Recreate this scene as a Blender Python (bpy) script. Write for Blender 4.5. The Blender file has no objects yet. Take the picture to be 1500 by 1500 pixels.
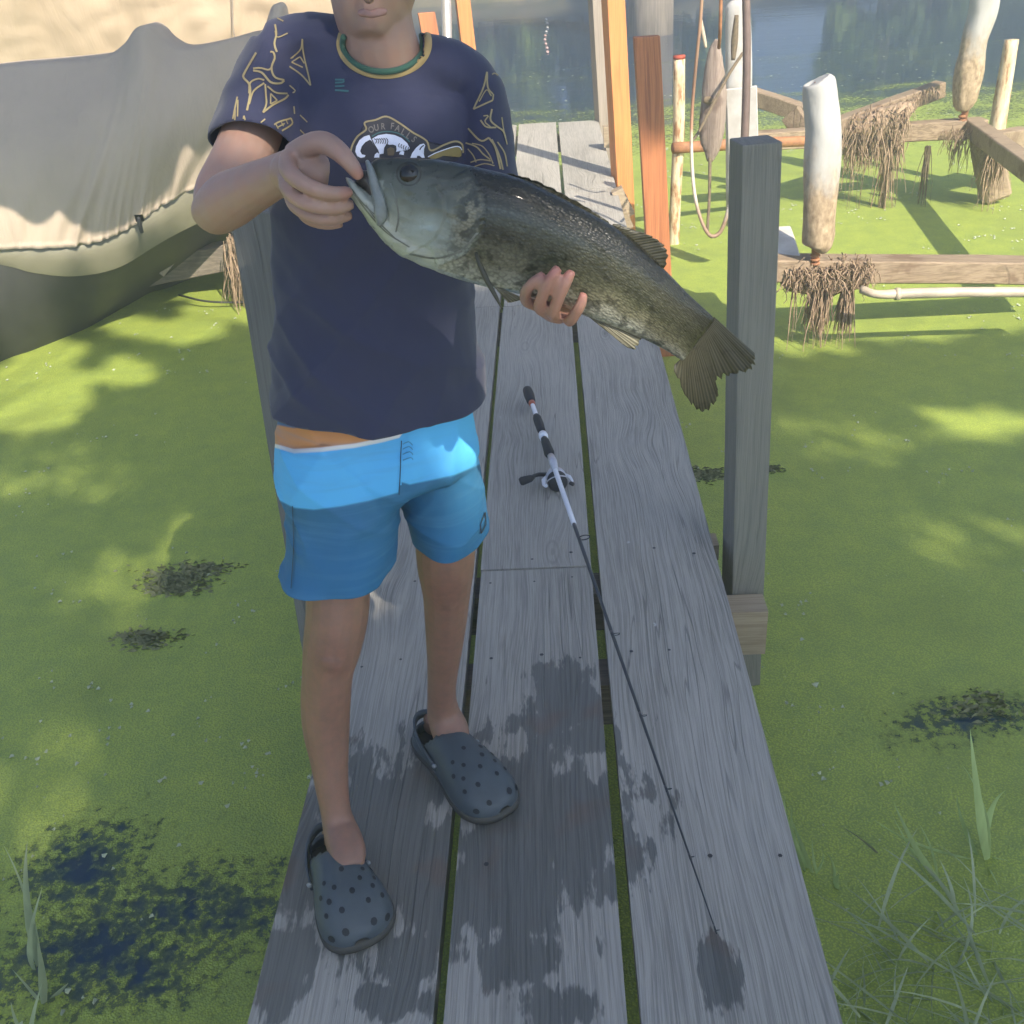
import bpy, bmesh, math, random
import numpy as np
from mathutils import Vector, Matrix, noise
from mathutils.bvhtree import BVHTree

random.seed(7); np.random.seed(7)
S = bpy.context.scene
COL = S.collection

# ------------------------------------------------------------------ camera, world, sun, exposure
F = 1500.0; CAMH = 1.42; ROLL = 2.5; VP = (788, -149)
_r = math.radians(ROLL)
_Y = Vector(((VP[0]-750)/F, (750-VP[1])/F, 1)).normalized()
_u = Vector((-math.sin(_r), math.cos(_r), 0)); _Z = (_u - _u.dot(_Y)*_Y).normalized()
_X = _Z.cross(_Y)
if _X.x < 0: _X = -_X
c_right = Vector((_X[0], _Y[0], _Z[0])); c_up = Vector((_X[1], _Y[1], _Z[1])); c_fwd = Vector((_X[2], _Y[2], _Z[2]))
CAM = Vector((0, 0, CAMH))
cd = bpy.data.cameras.new('camera'); cam = bpy.data.objects.new('camera', cd); COL.objects.link(cam)
m = Matrix((c_right, c_up, -c_fwd)).transposed().to_4x4(); m.translation = CAM
cam.matrix_world = m
cd.sensor_width = 36; cd.sensor_height = 36; cd.lens = 36.0*F/1500.0; cd.clip_start = 0.02; cd.clip_end = 500
S.camera = cam

LDIR = Vector((-0.383, 0.663, -0.643)).normalized()      # the way sunlight travels
W = bpy.data.worlds.new('World'); S.world = W; W.use_nodes = True
nt = W.node_tree; nt.nodes.clear()
sky = nt.nodes.new('ShaderNodeTexSky'); sky.sky_type = 'NISHITA'; sky.sun_disc = False
sky.dust_density = 0.0; sky.ozone_density = 5.0; sky.air_density = 0.55
sky.sun_elevation = math.asin(-LDIR.z); sky.sun_rotation = math.atan2(-LDIR.x, -LDIR.y)
bgn = nt.nodes.new('ShaderNodeBackground'); bgn.inputs[1].default_value = 0.092
wo = nt.nodes.new('ShaderNodeOutputWorld')
nt.links.new(sky.outputs[0], bgn.inputs[0]); nt.links.new(bgn.outputs[0], wo.inputs[0])
sd = bpy.data.lights.new('sun', 'SUN'); sd.energy = 5.0; sd.angle = math.radians(0.55); sd.color = (1, 0.90, 0.76)
sun = bpy.data.objects.new('sun', sd); COL.objects.link(sun)
sun.rotation_euler = LDIR.to_track_quat('-Z', 'Y').to_euler()
S.view_settings.view_transform = 'Standard'; S.view_settings.look = 'None'
S.view_settings.exposure = 1.4; S.view_settings.gamma = 1; S.view_settings.use_curve_mapping = False
S.cycles.max_bounces = 8; S.cycles.transparent_max_bounces = 12; S.cycles.use_denoising = True

# ------------------------------------------------------------------ geometry helpers
WZ = -0.45            # water level; the deck's top is z = 0
def ray(x, y):
    a, b = (x-750)/F, (750-y)/F
    return c_right*a + c_up*b + c_fwd
def P(x, y, Y):
    d = ray(x, y); return CAM + d*(Y/d.y)
def PZ(x, y, z):
    d = ray(x, y); return CAM + d*((z-CAMH)/d.z)
def depth(p): return (p-CAM).dot(c_fwd)
def proj(p):
    d = p-CAM; z = d.dot(c_fwd)
    return 750+F*d.dot(c_right)/z, 750-F*d.dot(c_up)/z

def link(o, parent=None, mat=None):
    COL.objects.link(o)
    if parent: o.parent = parent
    if mat:
        o.data.materials.append(mat)
    return o
def org(o):
    v = Vector((0, 0, 0))
    while o is not None:
        v += o.location; o = o.parent
    return v
def obj(name, vf, mat, parent=None, smooth=True, loc=None):
    """one mesh object from world-space verts; parents are unrotated"""
    vs, fs = vf[0], vf[1]
    o_ = Vector(loc) if loc is not None else Vector((0, 0, 0))
    base = org(parent) if parent else Vector((0, 0, 0))
    me = bpy.data.meshes.new(name)
    A = np.array([tuple(v) for v in vs], dtype=float).reshape(-1, 3) - np.array(tuple(o_ if parent is None else base))
    me.from_pydata(A.tolist(), [], fs)
    if smooth: me.polygons.foreach_set('use_smooth', [True]*len(me.polygons))
    me.update()
    o = bpy.data.objects.new(name, me)
    if parent is None and loc is not None: o.location = o_
    return link(o, parent, mat)
def thing(name, label, cat, loc=(0, 0, 0), group=None):
    o = bpy.data.objects.new(name, None); o.empty_display_size = .05; COL.objects.link(o); o.location = loc
    return tag(o, label, cat, group)
def tag(o, label, cat, group=None, kind=None):
    o['label'] = label; o['category'] = cat
    if group: o['group'] = group
    if kind: o['kind'] = kind
    return o
class MB:
    def __init__(s): s.v = []; s.f = []
    def add(s, v, f):
        n = len(s.v); s.v += [tuple(p) for p in v]; s.f += [tuple(i+n for i in q) for q in f]; return s
    def get(s): return s.v, s.f
def box(lo, hi):
    x0, y0, z0 = lo; x1, y1, z1 = hi
    v = [(x0,y0,z0),(x1,y0,z0),(x1,y1,z0),(x0,y1,z0),(x0,y0,z1),(x1,y0,z1),(x1,y1,z1),(x0,y1,z1)]
    return v, [(0,3,2,1),(4,5,6,7),(0,1,5,4),(1,2,6,5),(2,3,7,6),(3,0,4,7)]
def bev(vf, w=.004, seg=1, jit=0.0, cuts=0):
    bm = bmesh.new(); vs = [bm.verts.new(p) for p in vf[0]]
    for f in vf[1]: bm.faces.new([vs[i] for i in f])
    if cuts:
        es = sorted(bm.edges, key=lambda e: -e.calc_length()); L = es[0].calc_length()
        bmesh.ops.subdivide_edges(bm, edges=[e for e in bm.edges if e.calc_length() > .6*L], cuts=cuts, use_grid_fill=True)
    if jit:
        for v_ in bm.verts:
            q = v_.co*7
            v_.co += Vector((noise.noise(q), noise.noise(q+Vector((9, 3, 1))), noise.noise(q+Vector((2, 8, 5)))))*jit
    if w: 
        sharp = [e for e in bm.edges if len(e.link_faces) == 2 and e.calc_face_angle(0) > .6]
        bmesh.ops.bevel(bm, geom=sharp, offset=w, segments=seg, affect='EDGES', profile=.6)
    bm.verts.index_update()
    out = [v_.co.copy() for v_ in bm.verts], [tuple(v_.index for v_ in f.verts) for f in bm.faces]
    bm.free(); return out
def beam(p0, p1, w, h, up=(0, 0, 1), b=.004, jit=0.0, cuts=0, taper=1.0):
    p0, p1 = Vector(p0), Vector(p1); t = (p1-p0).normalized(); up = Vector(up)
    s = t.cross(up).normalized(); u = s.cross(t).normalized()
    v = []
    for p, k in ((p0, 1), (p1, taper)):
        for a, c in ((-1, -1), (1, -1), (1, 1), (-1, 1)): v.append(p + s*(a*w/2*k) + u*(c*h/2*k))
    f = [(0,1,2,3),(7,6,5,4),(0,4,5,1),(1,5,6,2),(2,6,7,3),(3,7,4,0)]
    return bev((v, f), b, 1, jit, cuts) if b else (v, f)
def crom(pts, n):
    """resample a polyline of tuples (any width) with a Catmull-Rom spline"""
    A = np.array(pts, float); k = len(A)
    E_ = np.vstack([2*A[0]-A[1], A, 2*A[-1]-A[-2]]); out = []
    for i in range(n):
        t = i/(n-1)*(k-1); j = min(int(t), k-2); u = t-j
        a, b, c, d = E_[j], E_[j+1], E_[j+2], E_[j+3]
        out.append(.5*((2*b)+(-a+c)*u+(2*a-5*b+4*c-d)*u*u+(-a+3*b-3*c+d)*u**3))
    return np.array(out)
def tube(path, radii, n=12, ref=None, cap=True, up=None):
    """closed tube; radii = [(in-picture radius, depth radius)]"""
    path = [Vector(p) for p in path]; v = []; f = []; m_ = len(path)
    last = None
    for i, p in enumerate(path):
        t = (path[min(i+1, m_-1)]-path[max(i-1, 0)])
        t = t.normalized() if t.length > 1e-9 else Vector((0, 0, 1))
        vd = ref if ref is not None else (p-CAM).normalized()
        s = t.cross(vd)
        if s.length < 1e-3: s = last or Vector((1, 0, 0))
        s.normalize()
        if last is not None and s.dot(last) < 0 and ref is None: s = -s
        last = s
        d = s.cross(t).normalized()
        r = radii[i] if isinstance(radii, (list, np.ndarray)) else radii
        ra, rb = (r, r) if np.isscalar(r) else (r[0], r[1])
        for k in range(n):
            a = 2*math.pi*k/n; v.append(p + s*(math.cos(a)*ra) + d*(math.sin(a)*rb))
    for i in range(m_-1):
        for k in range(n):
            a, b = i*n+k, i*n+(k+1) % n; f.append((a, b, b+n, a+n))
    if cap:
        f.append(tuple(range(n-1, -1, -1))); f.append(tuple((m_-1)*n+k for k in range(n)))
    return v, f
def ptube(rows, n=16, k=None, dr=1.0, ref=None):
    """rows of (px x, px y, world Y, half width in px[, depth radius in m])"""
    k = k or len(rows)*4
    full = [tuple(r) + ((None,) if len(r) == 4 else ()) for r in rows]
    pts = []
    for x, y, Y, h, d in full:
        p = P(x, y, Y); ra = h*depth(p)/F; pts.append((*p, ra, ra*dr if d is None else d))
    A = crom(pts, k)
    return tube([a[:3] for a in A], [(max(a[3], .001), max(a[4], .001)) for a in A], n, ref)
def ball(c, r, nu=14, nv=10):
    c = Vector(c); r = Vector(r) if not np.isscalar(r) else Vector((r, r, r)); v = []; f = []
    for i in range(nv+1):
        th = math.pi*i/nv
        for j in range(nu):
            ph = 2*math.pi*j/nu
            v.append(c+Vector((r.x*math.sin(th)*math.cos(ph), r.y*math.sin(th)*math.sin(ph), r.z*math.cos(th))))
    for i in range(nv):
        for j in range(nu):
            a, b = i*nu+j, i*nu+(j+1) % nu; f.append((a, a+nu, b+nu, b))
    return v, f
def remesh(vf, vox, smooth_it=4, fac=.5):
    me = bpy.data.meshes.new('tmp'); me.from_pydata([tuple(p) for p in vf[0]], [], vf[1]); me.update()
    o = bpy.data.objects.new('tmp', me); COL.objects.link(o)
    r = o.modifiers.new('r', 'REMESH'); r.mode = 'VOXEL'; r.voxel_size = vox
    if smooth_it:
        s_ = o.modifiers.new('s', 'SMOOTH'); s_.iterations = smooth_it; s_.factor = fac
    dg = bpy.context.evaluated_depsgraph_get(); e = o.evaluated_get(dg); em = e.to_mesh()
    vs = [v_.co.copy() for v_ in em.vertices]; fs = [tuple(p.vertices) for p in em.polygons]
    e.to_mesh_clear(); bpy.data.objects.remove(o); bpy.data.meshes.remove(me)
    return vs, fs
def vnormals(vs, fs):
    A = np.array([tuple(v) for v in vs]); N = np.zeros_like(A)
    q = np.array([f[:4] if len(f) >= 4 else (f[0], f[1], f[2], f[2]) for f in fs])
    n = np.cross(A[q[:, 2]]-A[q[:, 0]], A[q[:, 3]]-A[q[:, 1]])
    tri = np.array([len(f) == 3 for f in fs])
    if tri.any():
        n[tri] = np.cross(A[q[tri, 1]]-A[q[tri, 0]], A[q[tri, 2]]-A[q[tri, 0]])
    for k in range(4): np.add.at(N, q[:, k], n)
    return A, N/np.maximum(np.linalg.norm(N, axis=1, keepdims=True), 1e-12)
def ruffle(vf, fn):
    A, N = vnormals(*vf)
    d = np.array([fn(Vector(a)) for a in A])
    return [Vector(p) for p in A+N*d[:, None]], vf[1]
def cutmesh(vs, fs, planes):
    bm = bmesh.new(); V = [bm.verts.new(p) for p in vs]
    for f in fs: bm.faces.new([V[i] for i in f])
    for co, no, cond in planes:
        F_ = [f for f in bm.faces if cond(f.calc_center_median())]
        E_ = list({e for f in F_ for e in f.edges}); Q = list({v_ for f in F_ for v_ in f.verts})
        bmesh.ops.bisect_plane(bm, geom=Q+E_+F_, plane_co=co, plane_no=no, clear_outer=True)
    bm.verts.index_update(); out = [v_.co.copy() for v_ in bm.verts], [tuple(v_.index for v_ in f.verts) for f in bm.faces]
    bm.free(); return out
def fattr(o, name, vals):
    a = o.data.attributes.new(name, 'FLOAT', 'POINT'); a.data.foreach_set('value', np.array(vals, dtype=np.float32))
def cattr(o, name, vals):
    a = o.data.color_attributes.new(name, 'FLOAT_COLOR', 'POINT')
    B = np.ones((len(vals), 4), np.float32); B[:, :3] = np.array(vals); a.data.foreach_set('color', B.ravel())
def sheet(G):
    """grid of world points -> quads"""
    nr, nc = len(G), len(G[0]); v = [p for r in G for p in r]; f = []
    for i in range(nr-1):
        for j in range(nc-1):
            a = i*nc+j; f.append((a, a+1, a+nc+1, a+nc))
    return v, f
def thick(o, t, off=-1):
    s_ = o.modifiers.new('solid', 'SOLIDIFY'); s_.thickness = t; s_.offset = off; return o

# ------------------------------------------------------------------ materials
class NG:
    def __init__(s, name):
        s.m = bpy.data.materials.new(name); s.m.use_nodes = True; s.t = s.m.node_tree; s.t.nodes.clear()
        s.out = s.n('ShaderNodeOutputMaterial'); s.b = s.n('ShaderNodeBsdfPrincipled'); s.l(s.b.outputs[0], s.out.inputs[0])
        s.tc = s.n('ShaderNodeTexCoord')
    def n(s, t, **k):
        x = s.t.nodes.new(t)
        for a, b in k.items(): setattr(x, a, b)
        return x
    def l(s, a, b): s.t.links.new(a, b)
    def put(s, sock, v):
        if isinstance(v, bpy.types.NodeSocket): s.l(v, sock)
        else: sock.default_value = v
    def math(s, op, a, b=0.0, c=None, clamp=False):
        x = s.n('ShaderNodeMath', operation=op, use_clamp=clamp); s.put(x.inputs[0], a); s.put(x.inputs[1], b)
        if c is not None: s.put(x.inputs[2], c)
        return x.outputs[0]
    def mapv(s, scale=(1, 1, 1), loc=(0, 0, 0), rot=(0, 0, 0), src=None):
        x = s.n('ShaderNodeMapping'); s.l(src or s.tc.outputs['Object'], x.inputs[0])
        x.inputs['Scale'].default_value = scale; x.inputs['Location'].default_value = loc; x.inputs['Rotation'].default_value = rot
        return x.outputs[0]
    def noise(s, vec=None, scale=5, detail=4, rough=.55, dist=0.0):
        x = s.n('ShaderNodeTexNoise'); s.l(vec or s.tc.outputs['Object'], x.inputs['Vector'])
        x.inputs['Scale'].default_value = scale; x.inputs['Detail'].default_value = detail
        x.inputs['Roughness'].default_value = rough; x.inputs['Distortion'].default_value = dist
        return x.outputs['Fac']
    def vor(s, vec=None, scale=5, feature='F1', out='Distance', rnd=1.0):
        x = s.n('ShaderNodeTexVoronoi', feature=feature); s.l(vec or s.tc.outputs['Object'], x.inputs['Vector'])
        x.inputs['Scale'].default_value = scale; x.inputs['Randomness'].default_value = rnd
        return x.outputs[out]
    def ramp(s, fac, stops, interp='LINEAR'):
        x = s.n('ShaderNodeValToRGB'); s.l(fac, x.inputs[0]); cr = x.color_ramp; cr.interpolation = interp
        while len(cr.elements) < len(stops): cr.elements.new(.5)
        for e, (p, c) in zip(cr.elements, stops):
            e.position = p; e.color = (c, c, c, 1) if np.isscalar(c) else (*c, 1)
        return x.outputs[0]
    def rng(s, v, a, b, c=0.0, d=1.0, smooth=True):
        x = s.n('ShaderNodeMapRange', interpolation_type='SMOOTHSTEP' if smooth else 'LINEAR')
        s.put(x.inputs[0], v)
        for i, q in enumerate((a, b, c, d)): x.inputs[i+1].default_value = q
        return x.outputs[0]
    def mix(s, fac, a, b, mode='MIX'):
        x = s.n('ShaderNodeMix', data_type='RGBA', blend_type=mode); s.put(x.inputs[0], fac)
        for sock, q in ((x.inputs[6], a), (x.inputs[7], b)):
            if isinstance(q, bpy.types.NodeSocket): s.l(q, sock)
            else: sock.default_value = (*q, 1) if len(q) == 3 else q
        return x.outputs[2]
    def attr(s, name, out='Fac'):
        x = s.n('ShaderNodeAttribute', attribute_name=name); return x.outputs[out]
    def sep(s, v):
        x = s.n('ShaderNodeSeparateXYZ'); s.l(v, x.inputs[0]); return x.outputs
    def comb(s, x, y, z):
        q = s.n('ShaderNodeCombineXYZ')
        for i, a in enumerate((x, y, z)): s.put(q.inputs[i], a)
        return q.outputs[0]
    def bump(s, h, strength=.3, dist=.005):
        x = s.n('ShaderNodeBump'); s.l(h, x.inputs['Height']); x.inputs['Strength'].default_value = strength
        x.inputs['Distance'].default_value = dist; s.l(x.outputs[0], s.b.inputs['Normal']); return x
    def set(s, color=None, rough=.7, **k):
        if color is not None:
            if isinstance(color, bpy.types.NodeSocket): s.l(color, s.b.inputs['Base Color'])
            else: s.b.inputs['Base Color'].default_value = (*color, 1)
        s.put(s.b.inputs['Roughness'], rough)
        for a, v in k.items(): s.put(s.b.inputs[a.replace('_', ' ')], v)
        return s.m
def simple(name, c1, c2=None, scale=20, rough=.7, bump=.2, stretch=(1, 1, 1), dist=.003, **k):
    g = NG(name); v = g.mapv(stretch); nz = g.noise(v, scale, 5, .6)
    c2 = c2 or tuple(a*.6 for a in c1)
    g.bump(nz, bump, dist)
    return g.set(g.ramp(nz, [(.3, c2), (.7, c1)]), rough, **k)

def wood(name, light, dark, axis=1, scale=1.0, wet=False, crack=.5, spot=None, rough=.8, mossy=None):
    g = NG(name); oi = g.n('ShaderNodeObjectInfo'); off = g.math('MULTIPLY', oi.outputs['Random'], 37.0)
    x, y, z = g.sep(g.tc.outputs['Object'])
    q = [x, y, z]; along = q[axis]; a, b = [q[i] for i in range(3) if i != axis]
    a = g.math('ADD', a, off)
    # knots: sparse cell points stretched along the grain
    kv = g.comb(g.math('MULTIPLY', a, 5.6*scale), g.math('MULTIPLY', along, 1.7*scale), g.math('MULTIPLY', off, 1.7))
    kd = g.vor(kv, 1.0, rnd=.9)
    kn = g.math('POWER', 2.718, g.math('MULTIPLY', g.math('MULTIPLY', kd, kd), -14.0))
    warp = g.noise(g.comb(g.math('MULTIPLY', a, 5.0), g.math('MULTIPLY', along, 1.1), b), 1.0, 2, .5)
    aw = g.math('ADD', g.math('MULTIPLY', warp, .055), a)
    aw = g.math('ADD', aw, g.math('MULTIPLY', kn, .035))
    gv = g.comb(g.math('MULTIPLY', aw, 165*scale), g.math('MULTIPLY', along, 1.7*scale), g.math('MULTIPLY', b, 60*scale))
    g1 = g.noise(gv, 1.0, 4, .65)
    gv2 = g.comb(g.math('MULTIPLY', aw, 420*scale), g.math('MULTIPLY', along, 9*scale), g.math('MULTIPLY', b, 200*scale))
    g2 = g.noise(gv2, 1.0, 3, .6)
    grain = g.math('ADD', g.math('MULTIPLY', g1, .5), g.math('MULTIPLY', g2, .5))
    big = g.noise(g.comb(g.math('MULTIPLY', a, 3.0), g.math('MULTIPLY', along, .9), b), 1.0, 3, .6)
    col = g.ramp(grain, [(.30, tuple(p*.7 for p in dark)), (.44, dark), (.54, tuple(.6*p+.4*r for p, r in zip(light, dark))), (.70, light)])
    col = g.mix(g.rng(big, .35, .7, 0, .35), col, tuple(p*1.25 for p in light))
    rings = g.math('SINE', g.math('MULTIPLY', kd, 130.0))
    kmask = g.rng(kd, .04, .20, 1, 0)
    col = g.mix(g.math('MULTIPLY', kmask, g.rng(rings, -.3, .8, 0, .5)), col, tuple(p*.75 for p in dark))
    core = g.rng(kd, .02, .06, .8, 0)
    col = g.mix(core, col, tuple(p*.6 for p in dark))
    col = g.mix(g.rng(oi.outputs['Random'], 0, 1, 0, .22, smooth=False), col, tuple(p*.8 for p in dark))
    h = g.math('ADD', grain, g.math('MULTIPLY', kmask, g.math('MULTIPLY', rings, .12)))
    if crack:
        cv = g.comb(g.math('MULTIPLY', aw, 26*scale), g.math('MULTIPLY', along, .75*scale), b)
        cn = g.noise(cv, 1.0, 2, .5)
        cm = g.rng(g.math('ABSOLUTE', g.math('SUBTRACT', cn, .5)), .0, .012, crack, 0)
        gate = g.rng(g.noise(g.comb(g.math('MULTIPLY', a, 4.0), g.math('MULTIPLY', along, 1.3), b), 1.0, 1), .5, .6)
        cm = g.math('MULTIPLY', cm, gate)
        col = g.mix(cm, col, tuple(p*.35 for p in dark)); h = g.math('SUBTRACT', h, g.math('MULTIPLY', cm, 1.5))
    if spot:
        sp = g.rng(g.noise(g.tc.outputs['Object'], 7, 3, .6), .56, .66, 0, .8); col = g.mix(sp, col, spot)
    if mossy:
        zc, col2 = mossy; mm = g.rng(g.math('ADD', q[2], g.math('MULTIPLY', big, .25)), zc, zc+.12, .85, 0); col = g.mix(mm, col, col2)
    r = rough
    if wet:
        fr = g.noise(g.comb(g.math('MULTIPLY', aw, 42), g.math('MULTIPLY', along, 8), 0.0), 1.0, 4, .65)
        lo = g.noise(g.comb(g.math('MULTIPLY', a, 9), g.math('MULTIPLY', along, 8), 0.0), 1.0, 2, .5)
        nz = g.math('ADD', g.math('MULTIPLY', fr, .85), g.math('MULTIPLY', lo, .65))
        tot = None
        for cx, cy, rx, ry in WET:
            dx = g.math('DIVIDE', g.math('SUBTRACT', x, cx), rx); dy = g.math('DIVIDE', g.math('SUBTRACT', y, cy), ry)
            d = g.math('SQRT', g.math('ADD', g.math('MULTIPLY', dx, dx), g.math('MULTIPLY', dy, dy)))
            w = g.math('SUBTRACT', 1.0, d); tot = w if tot is None else g.math('MAXIMUM', tot, w)
        wm = g.rng(g.math('ADD', tot, g.math('MULTIPLY', g.math('SUBTRACT', nz, .75), 2.8)), -.08, .13)
        wetc = g.mix(1.0, col, g.mix(g.rng(lo, .56, .72, 0, .8), (.33, .355, .365), (.37, .28, .24)), 'MULTIPLY')
        col = g.mix(g.math('MULTIPLY', wm, .9), col, wetc)
        r = g.rng(wm, 0, 1, rough, .42)
        # pale droppings and lichen flecks
        fl = g.rng(g.vor(g.mapv((7, 5, 1)), 1.0), .0, .05, .9, 0)
        flg = g.rng(g.noise(g.mapv((60, 40, 1)), 1.0, 2), .5, .6)
        col = g.mix(g.math('MULTIPLY', fl, flg), col, (.6, .6, .58))
    g.bump(h, .55, .004)
    return g.set(col, r)

WET = [(-.37, 1.25, .22, .24), (-.06, 1.30, .17, .26), (-.16, 1.13, .2, .1), (-.47, 1.02, .05, .12), (-.1, 1.02, .08, .05),
       (-.28, 1.02, .05, .06), (-.02, 1.63, .08, .12), (.03, 1.50, .06, .06), (.2, .98, .035, .05), (-.05, .93, .06, .05), (-.3, .95, .09, .03)]
M = {}
M['deck'] = wood('weathered_plank', (.44, .415, .36), (.245, .232, .20), 1, 1.0, wet=True)
M['joist'] = wood('dock_timber', (.26, .22, .17), (.12, .10, .08), 0)
M['block'] = wood('tan_timber', (.42, .34, .24), (.26, .2, .13), 0, crack=0)
M['grey_post'] = wood('grey_post_wood', (.25, .235, .195), (.175, .168, .143), 2, .9)
M['dim_post'] = wood('dark_grey_post_wood', (.16, .16, .15), (.115, .115, .108), 2, .9)
M['orange'] = wood('orange_stained_wood', (.66, .27, .085), (.46, .165, .05), 2, .6, crack=0, rough=.6)
M['redpost'] = wood('red_brown_wood', (.52, .205, .075), (.30, .10, .04), 2, .5, crack=0, rough=.6)
M['palewood'] = wood('pale_weathered_wood', (.34, .29, .24), (.22, .18, .145), 2, .8)
M['lift'] = wood('lift_timber', (.40, .30, .20), (.19, .135, .085), 0, .8, spot=(.16, .10, .06))
M['drift'] = wood('driftwood', (.40, .32, .26), (.20, .15, .12), 2, .6, spot=(.12, .08, .06))
M['whiteboard'] = simple('white_painted_board', (.58, .56, .53), (.40, .37, .33), 12, .6, .15)
M['bark'] = wood('tree_bark', (.32, .27, .21), (.12, .10, .08), 2, .35, crack=.7)
M['rust'] = simple('rusty_pipe', (.42, .19, .08), (.22, .10, .05), 30, .75, .3)
M['root'] = simple('dry_roots', (.43, .31, .205), (.22, .15, .095), 60, .9, .3)
M['darkroot'] = simple('damp_roots', (.2, .15, .09), (.09, .07, .045), 60, .9, .3)
M['pvc'] = simple('grey_pipe_plastic', (.58, .49, .37), (.44, .36, .26), 14, .5, .05)
M['alu'] = simple('bare_metal_pole', (.62, .60, .56), (.45, .43, .40), 40, .35, .05, stretch=(8, 8, .6), Metallic=.6)
M['black'] = simple('black_rubber', (.03, .03, .032), (.02, .02, .022), 40, .55, .1)
def hosemat():
    g = NG('rusty_hose'); x, y, z = g.sep(g.tc.outputs['Generated']); nz = g.noise(None, 6, 4, .6)
    k = g.math('ADD', z, g.math('MULTIPLY', g.math('SUBTRACT', nz, .5), .6))
    col = g.ramp(k, [(.05, (.30, .20, .13)), (.18, (.55, .50, .42)), (.36, (.55, .47, .38)), (.46, (.36, .19, .11)), (1, (.34, .22, .14))]); return g.set(col, .55)
M['hose'] = hosemat()
def rustpaint():
    g = NG('flaking_white_pole'); nz = g.noise(g.mapv((30, 30, 8)), 1.0, 5, .7)
    col = g.ramp(nz, [(.40, (.70, .60, .42)), (.52, (.60, .46, .28)), (.60, (.34, .17, .08))]); g.bump(nz, .3, .002)
    return g.set(col, .6)
M['rustpaint'] = rustpaint()
def sleevemat():
    g = NG('mud_stained_white_sleeve'); x, y, z = g.sep(g.tc.outputs['Generated'])
    nz = g.noise(g.mapv((9, 9, 5)), 1.0, 5, .65); fine = g.noise(g.mapv((50, 50, 30)), 1.0, 4, .6)
    k = g.math('ADD', z, g.math('MULTIPLY', g.math('SUBTRACT', nz, .5), -.75))
    t = g.rng(k, .34, .66)
    dirt = g.ramp(fine, [(.3, (.22, .15, .09)), (.6, (.44, .33, .21)), (.8, (.60, .48, .34))])
    col = g.mix(t, dirt, (.42, .41, .385)); g.bump(g.math('ADD', fine, nz), .35, .006)
    return g.set(col, .65)
M['sleeve'] = sleevemat()
def canvasmat(name, c1, c2, sc=3.0, trans=.0):
    g = NG(name); nz = g.noise(g.mapv((1, 1, .5)), sc, 4, .6); weave = g.noise(None, 320, 2, .5)
    fold = g.noise(g.mapv((2.2, 2.2, .7)), 2.0, 5, .6, 1.2)
    streak = g.noise(g.mapv((9, 9, .6)), 1.0, 4, .6)
    col = g.ramp(nz, [(.3, c2), (.7, c1)])
    col = g.mix(g.rng(streak, .55, .75, 0, .25), col, tuple(p*.6 for p in c1))
    g.bump(g.math('ADD', fold, g.math('MULTIPLY', weave, .03)), .35, .03)
    g.set(col, .8)
    if trans:
        tr = g.n('ShaderNodeBsdfTranslucent'); g.l(col, tr.inputs[0]); mx = g.n('ShaderNodeMixShader'); mx.inputs[0].default_value = trans
        g.l(g.b.outputs[0], mx.inputs[1]); g.l(tr.outputs[0], mx.inputs[2]); g.l(mx.outputs[0], g.out.inputs[0])
    return g.m
M['cover'] = canvasmat('grey_boat_cover_cloth', (.46, .375, .285), (.39, .32, .245))
M['canvas'] = canvasmat('cream_canvas', (.50, .395, .265), (.41, .315, .20), 2.0, .15)
M['hull'] = simple('olive_hull_paint', (.20, .185, .125), (.16, .15, .10), 3, .45, .05)
M['hullbot'] = simple('shade_darkened_hull_bottom', (.042, .042, .038), (.028, .029, .027), 6, .6, .1, stretch=(1, 1, .3))  # dark tone also carries the deep shadow under the boat
def skin():
    g = NG('skin'); c = g.attr('tint', 'Color'); nz = g.noise(None, 60, 4, .6); f = g.noise(None, 420, 2, .5)
    col = g.mix(g.rng(nz, .3, .7, 0, .22), c, tuple((.40, .17, .11))); g.bump(g.math('ADD', f, nz), .12, .0015)
    return g.set(col, .5, Subsurface_Weight=.08, Subsurface_Radius=(.02, .008, .004), Subsurface_Scale=.4)
M['skin'] = skin()
M['hair'] = simple('brown_hair', (.10, .06, .035), (.04, .025, .015), 90, .5, .5, stretch=(4, 4, .5))
def clothmat(name, col, weave=900, rough=.85, var=.25):
    g = NG(name); nz = g.noise(None, 9, 3, .5); w = g.noise(None, weave, 2, .5)
    f = g.noise(g.mapv((6, 6, 2.5)), 1.0, 4, .55, .6)
    c = g.mix(g.rng(nz, .3, .7, 0, var), col, tuple(p*1.5 for p in col))
    g.bump(g.math('ADD', f, g.math('MULTIPLY', w, .06)), .35, .012)
    return g.set(c, rough, Sheen_Weight=.15)
M['shirt'] = clothmat('navy_jersey', (.024, .027, .062))
M['collar'] = clothmat('gold_collar_rib', (.30, .22, .09))
M['collar2'] = clothmat('green_neck_cord', (.03, .09, .06))
M['gold'] = simple('gold_print', (.33, .27, .13), (.27, .21, .10), 60, .6, .05)
M['golddark'] = simple('olive_print', (.24, .19, .06), (.2, .15, .05), 60, .6, .05)
M['print_white'] = simple('white_print', (.70, .74, .86), (.62, .66, .8), 60, .6, .05)
M['print_black'] = simple('black_print', (.018, .018, .022), (.014, .014, .016), 60, .6, .05)
M['print_grey'] = simple('faded_grey_print', (.22, .20, .17), (.14, .13, .12), 90, .6, .05)
M['print_teal'] = simple('teal_print', (.04, .15, .15), (.03, .11, .12), 60, .6, .05)
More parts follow.
